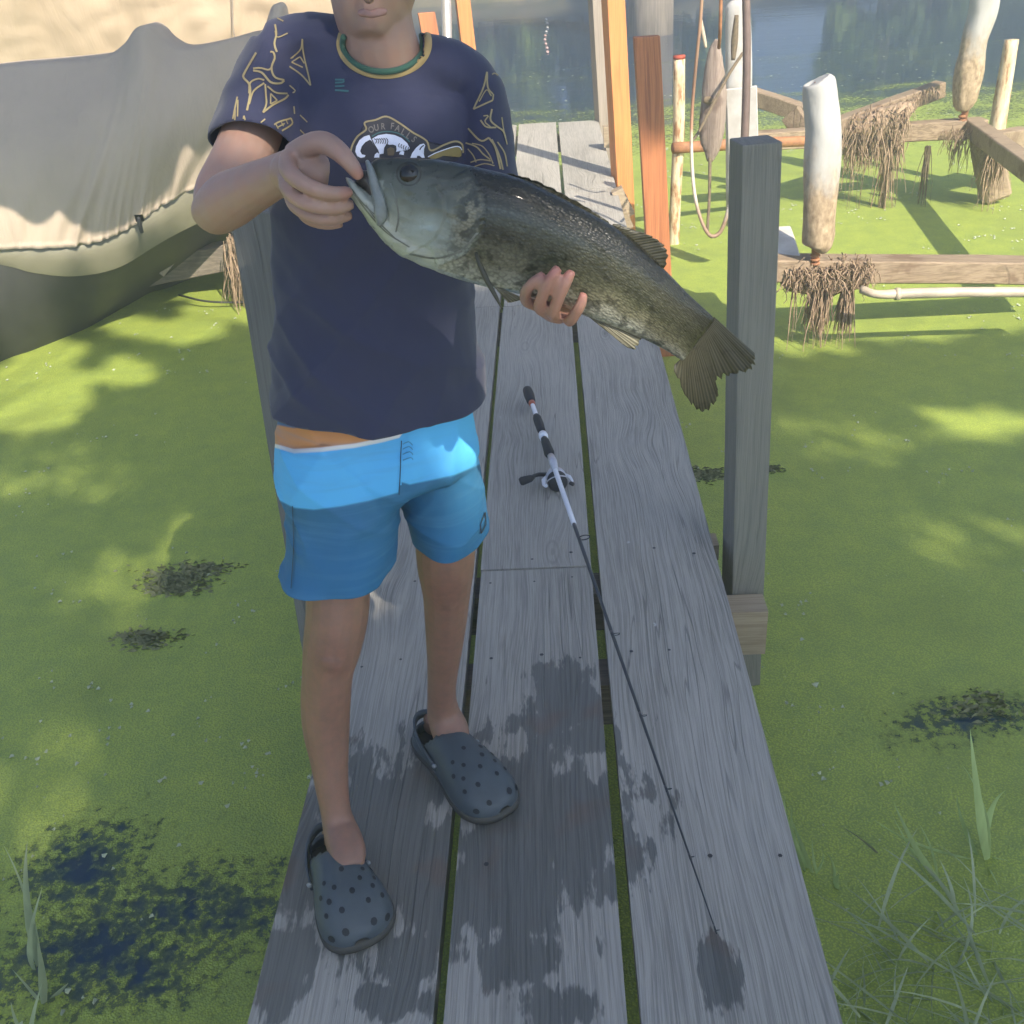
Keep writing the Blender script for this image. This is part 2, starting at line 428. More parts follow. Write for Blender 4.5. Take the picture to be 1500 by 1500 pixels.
def shortsmat():
    g = NG('striped_board_shorts'); b = g.attr('band'); x, y, z = g.sep(g.tc.outputs['Object'])
    fine = g.noise(g.mapv((6, 6, 90)), 1.0, 3, .6)
    k = g.rng(b, -200, 200, 0, 1, smooth=False)
    p = lambda v: (v+200)/400
    col = g.ramp(k, [(0, (.035, .11, .23)), (p(-116), (.035, .11, .23)), (p(-115), (.52, .22, .07)), (p(-86), (.55, .24, .075)),
                     (p(-84.5), (.72, .70, .66)), (p(-80), (.72, .70, .66)), (p(-78.5), (.085, .42, .74)), (p(-1), (.085, .42, .74)),
                     (p(.5), (.022, .125, .235)), (p(90), (.016, .125, .27)), (p(200), (.016, .13, .28))])
    col = g.mix(g.rng(fine, .45, .75, 0, .25), col, (.09, .24, .38))
    w = g.noise(None, 700, 2, .5); f = g.noise(g.mapv((7, 7, 3)), 1.0, 4, .5, .8)
    g.bump(g.math('ADD', f, g.math('MULTIPLY', w, .04)), .35, .012)
    return g.set(col, .7)
M['shorts'] = shortsmat()
M['shorts_line'] = simple('dark_outline_print', (.02, .05, .09), None, 60, .7, .05)
M['clog'] = simple('slate_blue_foam', (.062, .078, .088), (.050, .063, .072), 25, .55, .12)
M['hole_shade'] = simple('vent_shade_dark', (.012, .015, .02), None, 25, .7, .1)
M['clogsole'] = simple('worn_brown_sole', (.055, .052, .042), (.035, .034, .03), 20, .7, .2)
def fishmat():
    g = NG('wet_bass_skin'); c = g.attr('tint', 'Color'); uv = g.attr('fs', 'Vector')
    s0, t0, _ = g.sep(uv)
    sv = g.comb(g.math('MULTIPLY', s0, 96.0), g.math('MULTIPLY', t0, 21.0), 0.0)
    vd = g.vor(sv, 1.0); nz = g.noise(None, 120, 4, .65); n2 = g.noise(None, 30, 4, .6)
    bodym = g.rng(s0, .24, .30)
    col = g.mix(g.rng(n2, .45, .75, 0, .4), c, g.mix(.75, c, (.02, .022, .012)))
    sc = g.math('MULTIPLY', g.rng(vd, .35, .75, 0, .6), bodym)
    col = g.mix(sc, col, g.mix(.7, c, (.012, .014, .008)))
    pale = g.math('MULTIPLY', g.rng(vd, .0, .25, .4, 0), bodym)
    col = g.mix(pale, col, g.mix(.5, c, (.30, .30, .20)))
    h = g.math('ADD', g.math('MULTIPLY', g.math('MULTIPLY', vd, bodym), -.8), g.math('MULTIPLY', nz, .6))
    g.bump(h, .42, .002)
    return g.set(col, g.rng(nz, .3, .7, .24, .5), Coat_Weight=.32, Coat_Roughness=.08, Specular_IOR_Level=.3)
M['fish'] = fishmat()
def finmat(name, c1, c2):
    g = NG(name); u = g.attr('ru'); nz = g.noise(None, 60, 4, .6)
    st = g.math('SINE', g.math('MULTIPLY', u, 12.566))
    col = g.mix(g.rng(st, -.4, .8), c1, c2); col = g.mix(g.rng(nz, .5, .7, 0, .5), col, tuple(p*.5 for p in c1))
    g.bump(st, .25, .001); g.set(col, .38, Coat_Weight=.15)
    tr = g.n('ShaderNodeBsdfTranslucent'); g.l(col, tr.inputs[0]); mx = g.n('ShaderNodeMixShader'); mx.inputs[0].default_value = .45
    g.l(g.b.outputs[0], mx.inputs[1]); g.l(tr.outputs[0], mx.inputs[2]); g.l(mx.outputs[0], g.out.inputs[0])
    return g.m
M['fin'] = finmat('olive_fin', (.085, .08, .048), (.15, .14, .085))
M['palefin'] = finmat('pale_fin', (.15, .14, .09), (.34, .32, .23))
M['eye'] = simple('dark_fish_eye', (.014, .015, .012), (.008, .008, .007), 40, .12, .0)
M['mouth'] = simple('fish_mouth_flesh', (.07, .06, .05), (.03, .026, .022), 40, .3, .3)
M['jaw'] = simple('pale_jaw_skin', (.20, .225, .215), (.12, .135, .12), 70, .3, .35, Coat_Weight=.2); M['ridge'] = simple('dull_cheek_skin', (.17, .18, .15), (.09, .095, .075), 90, .35, .3)
M['rodwhite'] = simple('white_rod_lacquer', (.76, .78, .82), (.7, .72, .77), 30, .3, .02)
M['roddark'] = simple('graphite_blank', (.04, .045, .05), (.03, .033, .037), 30, .35, .02)
M['eva'] = simple('black_foam_grip', (.028, .028, .03), (.02, .02, .02), 200, .8, .2)
M['silver'] = simple('silver_reel', (.62, .63, .68), (.5, .51, .55), 60, .3, .05, Metallic=.5)
M['leaf'] = simple('tree_leaf', (.075, .13, .03), (.04, .08, .02), 5, .6, .05)
def reedmat(name, c):
    g = NG(name); nz = g.noise(g.mapv((30, 30, 4)), 1.0, 3); col = g.ramp(nz, [(.3, tuple(p*.65 for p in c)), (.7, c)]); g.set(col, .5)
    tr = g.n('ShaderNodeBsdfTranslucent'); g.l(col, tr.inputs[0]); mx = g.n('ShaderNodeMixShader'); mx.inputs[0].default_value = .35
    g.l(g.b.outputs[0], mx.inputs[1]); g.l(tr.outputs[0], mx.inputs[2]); g.l(mx.outputs[0], g.out.inputs[0]); return g.m
M['reed'] = reedmat('reed_leaf', (.48, .62, .27)); M['drygrass'] = reedmat('dry_grass', (.33, .34, .22)); M['dimgrass'] = reedmat('dull_grass', (.44, .52, .34))
M['soil'] = simple('bank_soil', (.30, .24, .16), (.14, .11, .07), 6, .95, .5, dist=.05)
M['fleck'] = simple('pale_petal', (.46, .50, .36), (.34, .38, .25), 30, .7, .0)
M['algae'] = simple('dark_algae', (.24, .25, .13), (.14, .155, .08), 60, .8, .3)
M['paver'] = simple('faded_red_float', (.5, .22, .18), (.6, .5, .45), 60, .6, .0)
def watermat():
    g = NG('pond_water'); x, y, z = g.sep(g.tc.outputs['Object'])
    r1 = g.noise(g.comb(g.math('MULTIPLY', x, 1.6), g.math('MULTIPLY', y, 5.5), 0.0), 1.0, 4, .55)
    r2 = g.noise(g.comb(g.math('MULTIPLY', x, .5), g.math('MULTIPLY', y, 1.6), 0.0), 1.0, 3, .5)
    g.bump(g.math('ADD', r1, g.math('MULTIPLY', r2, 1.5)), .14, .016)
    return g.set((.008, .032, .072), .03, IOR=1.33, Specular_IOR_Level=.8)
M['water'] = watermat()
HOLES = [(-.80, 1.46, .44, .20), (-1.0, 1.38, .40, .16), (-1.15, 1.60, .18, .16), (1.02, 2.0, .30, .12), (-1.3, 1.3, .2, .06)]
def duckmat():
    g = NG('duckweed_mat'); x, y, z = g.sep(g.tc.outputs['Object'])
    fine = g.vor(None, 190, out='Distance'); f2 = g.noise(None, 90, 4, .7); mid = g.noise(None, 9, 5, .65); big = g.noise(None, 1.3, 4, .6)
    col = g.ramp(mid, [(.3, (.29, .37, .065)), (.55, (.39, .47, .065)), (.75, (.46, .53, .075))])
    col = g.mix(g.rng(fine, .25, .6, 0, .55), col, (.15, .215, .06))
    col = g.mix(g.rng(f2, .55, .75, 0, .4), col, (.36, .43, .10))
    col = g.mix(g.rng(big, .5, .72, 0, .45), col, (.19, .235, .045))
    fl = g.rng(g.vor(g.mapv((26, 26, 1)), 1.0), .0, .10, 1, 0); flg = g.rng(g.noise(None, 14, 3, .6), .50, .60)
    col = g.mix(g.math('MULTIPLY', fl, flg), col, (.48, .53, .33))
    g.bump(g.math('ADD', g.math('MULTIPLY', fine, -.8), g.math('ADD', f2, g.math('MULTIPLY', mid, 1.2))), .5, .006)
    # cover: open water beyond the far edge and in a few holes
    n1 = g.noise(g.mapv((1.1, 2.6, 1)), 1.0, 5, .7); n2 = g.noise(None, 34, 4, .7)
    edge = g.math('ADD', y, g.math('MULTIPLY', x, -.03))
    e = g.rng(edge, 6.0, 11.6, .62, -.5, smooth=False)
    dens = g.math('ADD', e, 0.0)
    for cx, cy, rx, ry in HOLES:
        dx = g.math('DIVIDE', g.math('SUBTRACT', x, cx), rx); dy = g.math('DIVIDE', g.math('SUBTRACT', y, cy), ry)
        d = g.math('SQRT', g.math('ADD', g.math('MULTIPLY', dx, dx), g.math('MULTIPLY', dy, dy)))
        dens = g.math('MINIMUM', dens, g.math('SUBTRACT', g.math('MULTIPLY', d, .50), .44))
    nn = g.math('ADD', g.math('MULTIPLY', n1, 1.0), g.math('MULTIPLY', n2, 1.5))
    cov = g.rng(g.math('ADD', dens, g.math('SUBTRACT', nn, 1.15)), -.36, .22)
    g.set(col, .6)
    tr = g.n('ShaderNodeBsdfTransparent'); mx = g.n('ShaderNodeMixShader'); g.l(cov, mx.inputs[0])
    g.l(tr.outputs[0], mx.inputs[1]); g.l(g.b.outputs[0], mx.inputs[2]); g.l(mx.outputs[0], g.out.inputs[0])
    return g.m
M['duck'] = duckmat()
# ------------------------------------------------------------------ setting: water, duckweed, shores
def flat(x0, x1, y0, y1, z): return [(x0, y0, z), (x1, y0, z), (x1, y1, z), (x0, y1, z)], [(0, 1, 2, 3)]
w = obj('water', flat(-70, 70, -1, 95, WZ), M['water'], smooth=False); w['kind'] = 'structure'
lb = obj('lake_bed', flat(-70, 70, -8, 95, WZ-.7), simple('lake_mud', (.06, .06, .04)), smooth=False); lb['kind'] = 'structure'
dw = obj('duckweed', flat(-9, 9, -.5, 14, WZ+.004), M['duck'], smooth=False)
tag(dw, 'bright green duckweed carpet floating on the pond around the dock', 'duckweed', kind='stuff')
def terrain(name, fn, x0, x1, y0, y1, nx, ny, mat):
    v = []; f = []
    for j in range(ny+1):
        for i in range(nx+1):
            x = x0+(x1-x0)*i/nx; y = y0+(y1-y0)*j/ny; v.append((x, y, fn(x, y)))
    for j in range(ny):
        for i in range(nx):
            a = j*(nx+1)+i; f.append((a, a+1, a+nx+2, a+nx+1))
    o = obj(name, (v, f), mat); o['kind'] = 'structure'; return o
def farh(x, y):
    sh = 24.6 + (0 if x < 0 else min(x*.25, 1.5)) + 1.0*noise.noise(Vector((x*.25, 0, 0)))
    d = y-sh; return WZ-.5 + (.5+min(d, 6)*.22 if d > 0 else d*.4) + .12*noise.noise(Vector((x*1.4, y*1.4, 2)))
M['farground'] = simple('far_bank_ground', (.22, .18, .12), (.06, .07, .03), 1.2, .95, .6, dist=.08)
terrain('far_bank', farh, -40, 55, 20, 60, 120, 60, M['farground'])
def nearh(x, y):
    d = .55-y + .12*noise.noise(Vector((x*1.1, y, 5))) - (.0 if abs(x) < .6 else 0)
    return WZ-.4 + max(-.3, min(d*.6, .75)) + .04*noise.noise(Vector((x*5, y*5, 1)))
terrain('near_shore', nearh, -9, 9, -8, 1.4, 70, 50, M['soil'])

# ------------------------------------------------------------------ the dock
dock = thing('dock', 'weathered grey plank dock with narrow gaps and a wet dark patch', 'dock')
cols = [(-.508, -.230), (-.213, .061), (.079, .367)]
segs = [[(-1.6, 1.35), (4.03, 0), (7.93, 0)], [(-1.6, 0), (2.105, 0), (4.02, 0), (7.97, 0)], [(-1.6, 0), (5.9, 0), (7.95, 0)]]
joints = [[-1.6, 4.03, 7.95], [-1.6, 2.105, 4.02, 7.96], [-1.6, 5.9, 7.93]]
for ci, (x0, x1) in enumerate(cols):
    for k in range(len(joints[ci])-1):
        y0, y1 = joints[ci][k]+.003, joints[ci][k+1]-.003
        dz = random.uniform(-.003, .002)
        bm_ = bev(box((x0+random.uniform(-.002, .002), y0, -.04+dz), (x1+random.uniform(-.002, .002), y1, dz)), .004, 2)
        obj('plank', bm_, M['deck'], dock, smooth=False)
for y in (-.6, .5, 1.75, 2.09, 4.02, 5.9, 7.7):
    obj('joist', bev(box((-.49, y-.045, -.155), (.35, y+.045, -.043)), .004), M['joist'], dock, smooth=False)
for x in (-.40, .26):
    obj('stringer', bev(box((x-.02, -1.5, -.30), (x+.02, 7.8, -.157)), .003), M['joist'], dock, smooth=False)
obj('joist_end', bev(box((.30, 2.06, -.262), (.492, 2.135, -.128)), .005), M['block'], dock, smooth=False)
obj('joist_end', bev(box((.30, 2.24, -.09), (.395, 2.30, -.045)), .004), M['block'], dock, smooth=False)
nails = MB()
for ci, (x0, x1) in enumerate(cols):
    for y in (1.75, 2.06, 2.15, 3.97, 4.07, 5.86, 5.95, 1.2, .5):
        if ci == 2 and y in (2.06, 3.97): continue
        for fx in (.14, .5, .86):
            if random.random() < .8:
                x = x0+(x1-x0)*fx+random.uniform(-.015, .015); yy = y+random.uniform(-.02, .02); r = random.uniform(.003, .0048)
                v = [(x+r*math.cos(a), yy+r*math.sin(a), .0030) for a in [i*math.pi/3 for i in range(6)]]
                nails.add(v, [tuple(range(6))])
o = obj('nail_heads', nails.get(), M['black'], dock, smooth=False); o['kind'] = 'stuff'

# ------------------------------------------------------------------ posts along the dock
def post(name, bot, top, Y, wpx, mat, label, cat='post', ang=0, z0=None, d=None, group=None, capm=None):
    b = P(*bot, Y); t = P(*top, Y); w_ = wpx*depth(t)/F; d = d or w_
    ax = (t-b).normalized()
    if z0 is not None: b = b + ax*((z0-b.z)/ax.z)
    s_ = Vector((math.cos(ang), math.sin(ang), 0)); u_ = ax.cross(s_).normalized()
    L = (t-b).length
    v = []
    for q in (b, t):
        for a, c in ((-1, -1), (1, -1), (1, 1), (-1, 1)): v.append(q - b + s_*(a*w_/2) + u_*(c*d/2))
    vf = bev((v, [(0,3,2,1),(4,5,6,7),(0,1,5,4),(1,2,6,5),(2,3,7,6),(3,0,4,7)]), .004, 2, .002, 8)
    vf = [p+b for p in vf[0]], vf[1]
    o = obj(name, vf, mat, None, smooth=False, loc=b); return tag(o, label, cat, group)
post('dock_post', (1088, 855), (1107, 205), 2.19, 61, M['grey_post'], 'thick grey square post beside the tan joist end at the right dock edge', ang=.16, z0=-1.1)
post('dock_post', (424, 565), (385, 300), 1.86, 76, M['dim_post'], 'grey square post half hidden behind the boy in the navy shirt', ang=-.1, z0=-1.1, d=.09)
post('dock_post', (915, 330), (890, -160), 6.15, 29, M['orange'], 'tall orange stained post nailed to the right edge of the dock', ang=.3, z0=-1.0, d=.10)
post('dock_post', (886, 205), (868, -120), 7.9, 23, M['palewood'], 'pale weathered post standing just behind the tall orange post', ang=.3, z0=-1.0)
post('dock_post', (972, 520), (947, 53), 4.5, 38, M['redpost'], 'short red brown post with wavy grain, near the fish tail', ang=.05, z0=-1.0, d=.05)
post('dock_post', (688, 90), (668, -80), 8.0, 21, M['orange'], 'orange stained post over the shoulder of the boy beside a metal pole', ang=.2, z0=-1.0)
post('dock_post', (632, 60), (624, 18), 7.6, 25, M['redpost'], 'short orange brown post right behind the neck of the boy', ang=.2, z0=-1.0, d=.05)
pb = P(655, 62, 7.8); pt = P(651, -90, 7.8); ax = (pt-pb).normalized(); pb0 = pb+ax*((-1-pb.z)/ax.z)
tag(obj('metal_pole', tube([pb0, pt], [.034, .034], 14, ref=Vector((0, 1, 0))), M['alu'], loc=pb0), 'thin silver metal pole between two orange posts behind the boy', 'pole')
# tan packing block and brackets on the orange post
pk = thing('post_bracket', 'tan wooden bracket blocks stacked against the foot of the orange post', 'bracket', P(905, 215, 6.05))
for (xa, ya, xb, yb, YY, hh) in ((884, 200, 914, 197, 6.9, .13), (905, 300, 920, 292, 5.75, .16), (908, 325, 922, 318, 5.7, .10)):
    a = P(xa, ya, YY); b = P(xb, yb, YY); obj('block', beam(a, b, .07, hh, b=.004), M['block'], pk, smooth=False)

# solid trunk added in place of a trunk's reflection in the water
a = P(952, 42, 17.0); tr = thing('trunk_reflection', 'wide pale trunk standing in for a tree trunk reflection behind the posts', 'trunk_reflection', (a.x, a.y, WZ))
tb = [(a.x+.02, 17, WZ-.6), (a.x+.01, 17, 0), (a.x, 17, .8), (a.x-.02, 17, 2.0), (a.x-.05, 17, 3.4)]
vf = tube(tb, [.34, .33, .345, .37, .40], 26, ref=Vector((0, 1, 0)))
vf = ruffle(vf, lambda p: .03*noise.noise(Vector((p.x*9, p.y*9, p.z*.6))))
obj('trunk', vf, M['bark'], tr)

# ------------------------------------------------------------------ boat lift on the right
lift = thing('boat_lift', 'old timber boat lift frame standing over duckweed with dangling roots', 'boat lift', (2.0, 5.4, WZ))
def bpx(name, a, b, Y0, Y1, wd, ht, mat=None, parent=lift, jit=.004, up=(0, 0, 1)):
    return obj(name, beam(P(*a, Y0), P(*b, Y1), wd, ht, up, .006, jit, 6), mat or M['lift'], parent, smooth=False)
YN, YF = 4.55, 6.9
bpx('cross_beam', (1128, 392), (1560, 396), YN, YN+.12, .13, .10)
bpx('cross_beam', (1080, 208), (1440, 186), YF-.1, YF+.05, .12, .11)
bpx('side_beam', (1424, 186), (1640, 345), YF+.02, YN-.1, .10, .10)
bpx('diagonal_beam', (1100, 140), (1196, 172), YF+.5, YF+.15, .09, .10)
bpx('diagonal_beam', (1225, 186), (1378, 130), YF-.12, YF+.35, .09, .10)
bpx('gusset', (1158, 165), (1176, 190), YF+.1, YF+.05, .05, .13)
bpx('stub_beam', (1436, 215), (1500, 205), YF-.05, YF+.25, .11, .16)
obj('leg', beam(P(1444, 200, YF-.15), P(1458, 290, YF-.15), .17, .15, (0, 1, 0), .02, .012, 5), M['lift'], lift, smooth=False)
obj('water_pipe', ptube([(1262, 424, 4.35, 6), (1285, 431, 4.3, 6), (1330, 430, 4.3, 7.5), (1420, 428, 4.3, 7.5), (1580, 428, 4.3, 7.5)], 12), M['pvc'], lift)
obj('pipe_collar', ptube([(1311, 430.5, 4.3, 9), (1318, 430.5, 4.3, 9)], 12, 3), M['pvc'], lift)
obj('rusty_pipe', ptube([(986, 217, 6.2, 8), (1100, 210, 6.35, 8), (1200, 206, 6.5, 7)], 12), M['rust'], lift)
bpx('brace', (1142, 335), (1158, 385), YN+.3, YN, .10, .03, M['whiteboard'], jit=.002)
def sleeve(rows, Ys, lab=None):
    vf = ptube([(x, y, Ys, h) for x, y, h in rows], 28, 30)
    vf = ruffle(vf, lambda p: .011*noise.noise(Vector((p.x*16, p.y*16, p.z*5)))+.012*max(0, noise.noise(Vector((p.x*9+p.z*6, p.y*9, p.z*4))))*(1 if p.z > .05 else .6)+.003*noise.noise(p*40))
    gp = obj('guide_post', ptube([(rows[0][0], rows[0][1]+4, Ys, rows[0][2]*.45), (rows[-1][0], rows[-1][1]+22, Ys, rows[-1][2]*.45)], 12, 6), M['rust'], lift)
    s_ = obj('sleeve', vf, M['sleeve'], gp)
    rg = MB()
    for q in range(3):
        x, y, h = rows[-1]; rg.add(*ptube([(x, y+6+q*6, Ys, h*.5), (x, y+8+q*6, Ys, h*.6), (x, y+10+q*6, Ys, h*.5)], 12, 7))
    obj('spring', rg.get(), M['rust'], gp)
sleeve([(1199, 116, 14), (1200, 119, 23), (1202, 135, 25.5), (1204, 170, 26), (1205, 210, 26), (1203, 260, 26), (1200, 310, 25), (1198, 350, 24), (1197, 360, 21), (1194, 366, 12)], 4.5)
sleeve([(1452, -60, 22), (1446, -20, 22), (1438, 20, 21), (1428, 60, 19), (1420, 100, 20), (1414, 140, 18), (1411, 155, 15), (1410, 162, 10)], YF)
obj('corner_post', ptube([(1482, 58, 7.1, 10), (1470, 130, 7.1, 11), (1456, 215, 7.1, 12), (1448, 262, 7.1, 12)], 12), M['rustpaint'], lift)
obj('corner_post', ptube([(995, 82, 6.25, 8.5), (994, 200, 6.25, 8.5), (989, 300, 6.25, 8), (985, 420, 6.25, 8)], 12), M['rustpaint'], lift)
obj('post_rim', ptube([(995, 81, 6.25, 9), (995, 86, 6.25, 9)], 12, 3), simple('red_rust_rim', (.45, .08, .04)), lift)
# white painted guide board with lower plate
wb = thing('guide_board', 'white painted board with a rounded top behind the hanging hose', 'board', P(1083, 300, 5.6))
obj('board', ptube([(1081, 0, 5.6, 9, .03), (1081, 6, 5.6, 16, .035), (1081, 20, 5.6, 18, .035), (1082, 80, 5.6, 19, .035), (1082, 140, 5.6, 19, .035), (1081, 330, 5.6, 17, .035)], 16, 20), M['whiteboard'], wb)
obj('slot_shade', ptube([(1079, 22, 5.5, 3, .01), (1076, 60, 5.5, 5, .01), (1074, 88, 5.5, 3, .01)], 8), M['darkroot'], wb)  # solid dark bar drawn for the shade in the groove
obj('plate', beam(P(1086, 128, 5.35), P(1090, 260, 5.35), .148, .03, (.2, 1, 0), .004, .001, 3), M['whiteboard'], wb, smooth=False)
# driftwood slab, hung
vf = ptube([(1051, 58, 5.2, 2, .01), (1048, 80, 5.2, 11, .03), (1047, 120, 5.2, 17, .04), (1045, 160, 5.2, 19, .045), (1044, 195, 5.2, 18, .04), (1043, 220, 5.2, 12, .03), (1040, 236, 5.2, 3, .012)], 18, 34)
vf = ruffle(vf, lambda p: .012*noise.noise(Vector((p.x*22, p.y*22, p.z*5)))+.004*noise.noise(p*50))
db = thing('driftwood', 'flat worn driftwood slab with a dark hole hanging inside the hose loop', 'driftwood', P(1045, 150, 5.2))
obj('slab', vf, M['drift'], db)
obj('hole', ptube([(1031, 146, 5.15, 4, .012), (1039, 147, 5.148, 6, .012), (1045, 145, 5.15, 3, .012)], 10), M['darkroot'], db)  # solid dark lump drawn for the shade inside the opening
# hose and cables
hs = thing('hose', 'thin looped rusty white hose hanging down beside the driftwood slab', 'hose', P(1030, 300, 4.7))
obj('loop', ptube([(1030, -40, 4.7, 2.6), (1026, 30, 4.7, 2.6), (1020, 90, 4.7, 2.5), (1014, 160, 4.7, 2.4), (1013, 220, 4.65, 2.4), (1017, 280, 4.6, 2.5), (1027, 322, 4.55, 2.5), (1040, 345, 4.5, 2.8), (1054, 341, 4.5, 2.9), (1064, 318, 4.5, 2.9), (1072, 285, 4.5, 2.9), (1078, 250, 4.5, 2.9)], 8, 60), M['hose'], hs)
obj('strand', ptube([(1092, -40, 4.6, 6), (1094, 60, 4.6, 6), (1093, 140, 4.6, 6), (1090, 230, 4.6, 6)], 8), simple('grey_brown_hose', (.20, .14, .12), (.14, .10, .085), 20, .5, .05), hs)
obj('strand', ptube([(1057, -40, 4.9, 2.6), (1055, 40, 4.9, 2.6), (1053, 70, 5.0, 2.6)], 8), M['rust'], hs)
obj('strand', ptube([(1040, 232, 5.1, 2.6), (1039, 290, 4.95, 2.2), (1036, 340, 4.85, 2.2)], 8), M['darkroot'], hs)
obj('strand', ptube([(1026, 30, 4.75, 3), (1031, 55, 4.75, 3), (1034, 70, 4.75, 2)], 8), M['pvc'], hs)
obj('strand', ptube([(1012, 208, 4.7, 2), (1024, 192, 4.9, 2), (1066, 112, 5.1, 2.2), (1088, 78, 5.2, 2.2)], 8), M['darkroot'], hs)

def strands(mb, a, b, n, lmin, lmax, wd=.004, spread=.03, fuzz=.4):
    """tangled dangling rootlets between two points"""
    a, b = Vector(a), Vector(b)
    for i in range(n):
        t = random.random(); p = a.lerp(b, t) + Vector((random.gauss(0, spread*.5), random.gauss(0, spread), random.gauss(0, spread*.6)))
        L = random.uniform(lmin, lmax)*(1 if random.random() < .85 else 1.5); k = 5; w_ = wd*random.uniform(.5, 1.3)
        dirn = Vector((random.gauss(0, fuzz), random.gauss(0, fuzz), -1)).normalized(); pts = [p.copy()]
        for q in range(k):
            dirn = (dirn + Vector((random.gauss(0, fuzz*.5), random.gauss(0, fuzz*.5), -.35))).normalized(); p = p + dirn*(L/k); pts.append(p.copy())
        s_ = Vector((random.gauss(0, 1), random.gauss(0, 1), .1)).normalized(); s2 = s_.cross(dirn).normalized()
        v = []; f = []
        for q, pp in enumerate(pts):
            r = w_*(1-.75*q/k); v += [pp+s_*r, pp-s_*r*.5+s2*r*.87, pp-s_*r*.5-s2*r*.87]
        for q in range(k):
            for e in range(3): f.append((q*3+e, q*3+(e+1) % 3, q*3+3+(e+1) % 3, q*3+3+e))
        mb.add(v, f)
def roots(label, sets, mat, group=None, core=None):
    mb = MB()
    if core:
        vf = ptube(core, 18, 34); mb.add(*ruffle(vf, lambda p: .016*noise.noise(p*26)+.010*noise.noise(p*60)))
    for s_ in sets: strands(mb, *s_)
    o = obj('hanging_roots', mb.get(), mat, loc=sets[0][0]); return tag(o, label, 'roots', group)
Pn = lambda x, y: P(x, y, YN-.05)
Pf = lambda x, y: P(x, y, YF-.12)
roots('shaggy brown root mat draped over the near beam under the white sleeve',
      [(Pn(1150, 400), Pn(1272, 394), 900, .03, .09, .0045, .04, 1.0), (Pn(1190, 415), Pn(1215, 420), 130, .12, .24, .0045, .02, .25),
       (Pn(1200, 440), Pn(1206, 440), 30, .14, .19, .005, .008, .15), (Pn(1236, 420), Pn(1250, 420), 110, .14, .23, .005, .012, .15),
       (Pn(1160, 425), Pn(1168, 425), 6, .18, .26, .004, .004, .1)], M['root'], None, [(1140, 404, YN, 6), (1160, 406, YN, 18), (1200, 410, YN, 22), (1245, 406, YN, 21), (1270, 400, YN, 14), (1280, 396, YN, 4)])
roots('bushy root mat draped over the raised diagonal beam end',
      [(Pf(1235, 188), Pf(1330, 160), 560, .08, .2, .0055, .05, .5), (Pf(1236, 210), Pf(1320, 210), 260, .06, .2, .005, .03, .3), (Pf(1298, 215), Pf(1306, 215), 50, .3, .5, .006, .015, .12),
       (Pf(1330, 145), Pf(1375, 130), 60, .03, .06, .004, .03, .7)], M['root'], None, [(1232, 192, YF-.08, 10), (1260, 188, YF-.1, 17), (1295, 178, YF-.1, 20), (1325, 160, YF-.1, 12), (1345, 148, YF-.08, 4)])
roots('thin root strings dangling under the far beam', [(Pf(1240, 215), Pf(1320, 214), 14, .3, .55, .004, .01, .1), (Pf(1356, 214), Pf(1364, 214), 26, .3, .38, .005, .006, .12)], M['darkroot'])
roots('sparse root tufts at the far corner of the lift frame', [(Pf(1385, 192), Pf(1440, 196), 120, .05, .16, .004, .03, .5), (Pf(1395, 215), Pf(1440, 218), 20, .1, .2, .004, .01, .2)], M['root'])
roots('brown roots clinging to the far leg of the lift', [(P(1450, 215, YF-.3), P(1470, 222, YF-.3), 110, .12, .3, .005, .03, .3)], M['root'])

# ------------------------------------------------------------------ boat and canvas on the left
boat = thing('boat', 'covered boat on the left with an olive hull and dark bottom', 'boat', (-2.6, 5.2, WZ))
def prow(pts, n): return crom(pts, n)
top = [(-120, 112, 5.15), (0, 97, 5.2), (60, 92, 5.22), (125, 86, 5.25), (158, 80, 5.27), (182, 64, 5.28), (197, 43, 5.28), (210, 37, 5.28), (223, 43, 5.29), (242, 62, 5.3), (268, 72, 5.32), (320, 63, 5.45), (360, 52, 5.6), (384, 44, 5.65), (397, 12, 5.65), (404, 6, 5.65), (412, 12, 5.65), (425, 40, 5.7), (480, 28, 5.9)]
hem = [(-120, 366, 4.70), (0, 365, 4.75), (50, 364, 4.78), (95, 363, 4.82), (125, 359, 4.86), (150, 352, 4.90), (170, 344, 4.94), (190, 334, 4.97), (205, 325, 5.0), (222, 313, 5.05), (240, 300, 5.1), (265, 287, 5.18), (300, 265, 5.3), (330, 240, 5.42), (360, 220, 5.52), (385, 205, 5.6), (410, 190, 5.65), (440, 175, 5.7), (480, 150, 5.85)]
NCX, NCY = 190, 46
T, H = prow(top, NCX), prow(hem, NCX); G = []
for j in range(NCY+1):
    r = j/NCY; row = []
    for i in range(NCX):
        q = T[i]*(1-r)+H[i]*r; bulge = .14*math.sin(math.pi*min(1, r*1.02))
        p = P(q[0], q[1], q[2]-bulge)
        fold = .016*noise.noise(Vector((i*.05, r*2.2, 3)))+.02*noise.noise(Vector((i*.16+r*4, r*.8, 7)))*r
        gather = (.007*math.sin(i*.9+2*noise.noise(Vector((i*.13, 0, 0))))+.010*noise.noise(Vector((i*.42, r*6, 0))))*max(0, (r-.78)/.22)**1.3
        row.append(p+Vector((.35, -.9, 0))*(fold+gather))
    G.append(row)
G.append([p+Vector((0, .05, .012)) for p in G[-1]])
G.insert(0, [p+Vector((-.05, .35, -.015)) for p in G[0]]); G.insert(0, [p+Vector((-.35, 1.2, -.35)) for p in G[0]])
obj('boat_cover', sheet(G), M['cover'], boat)
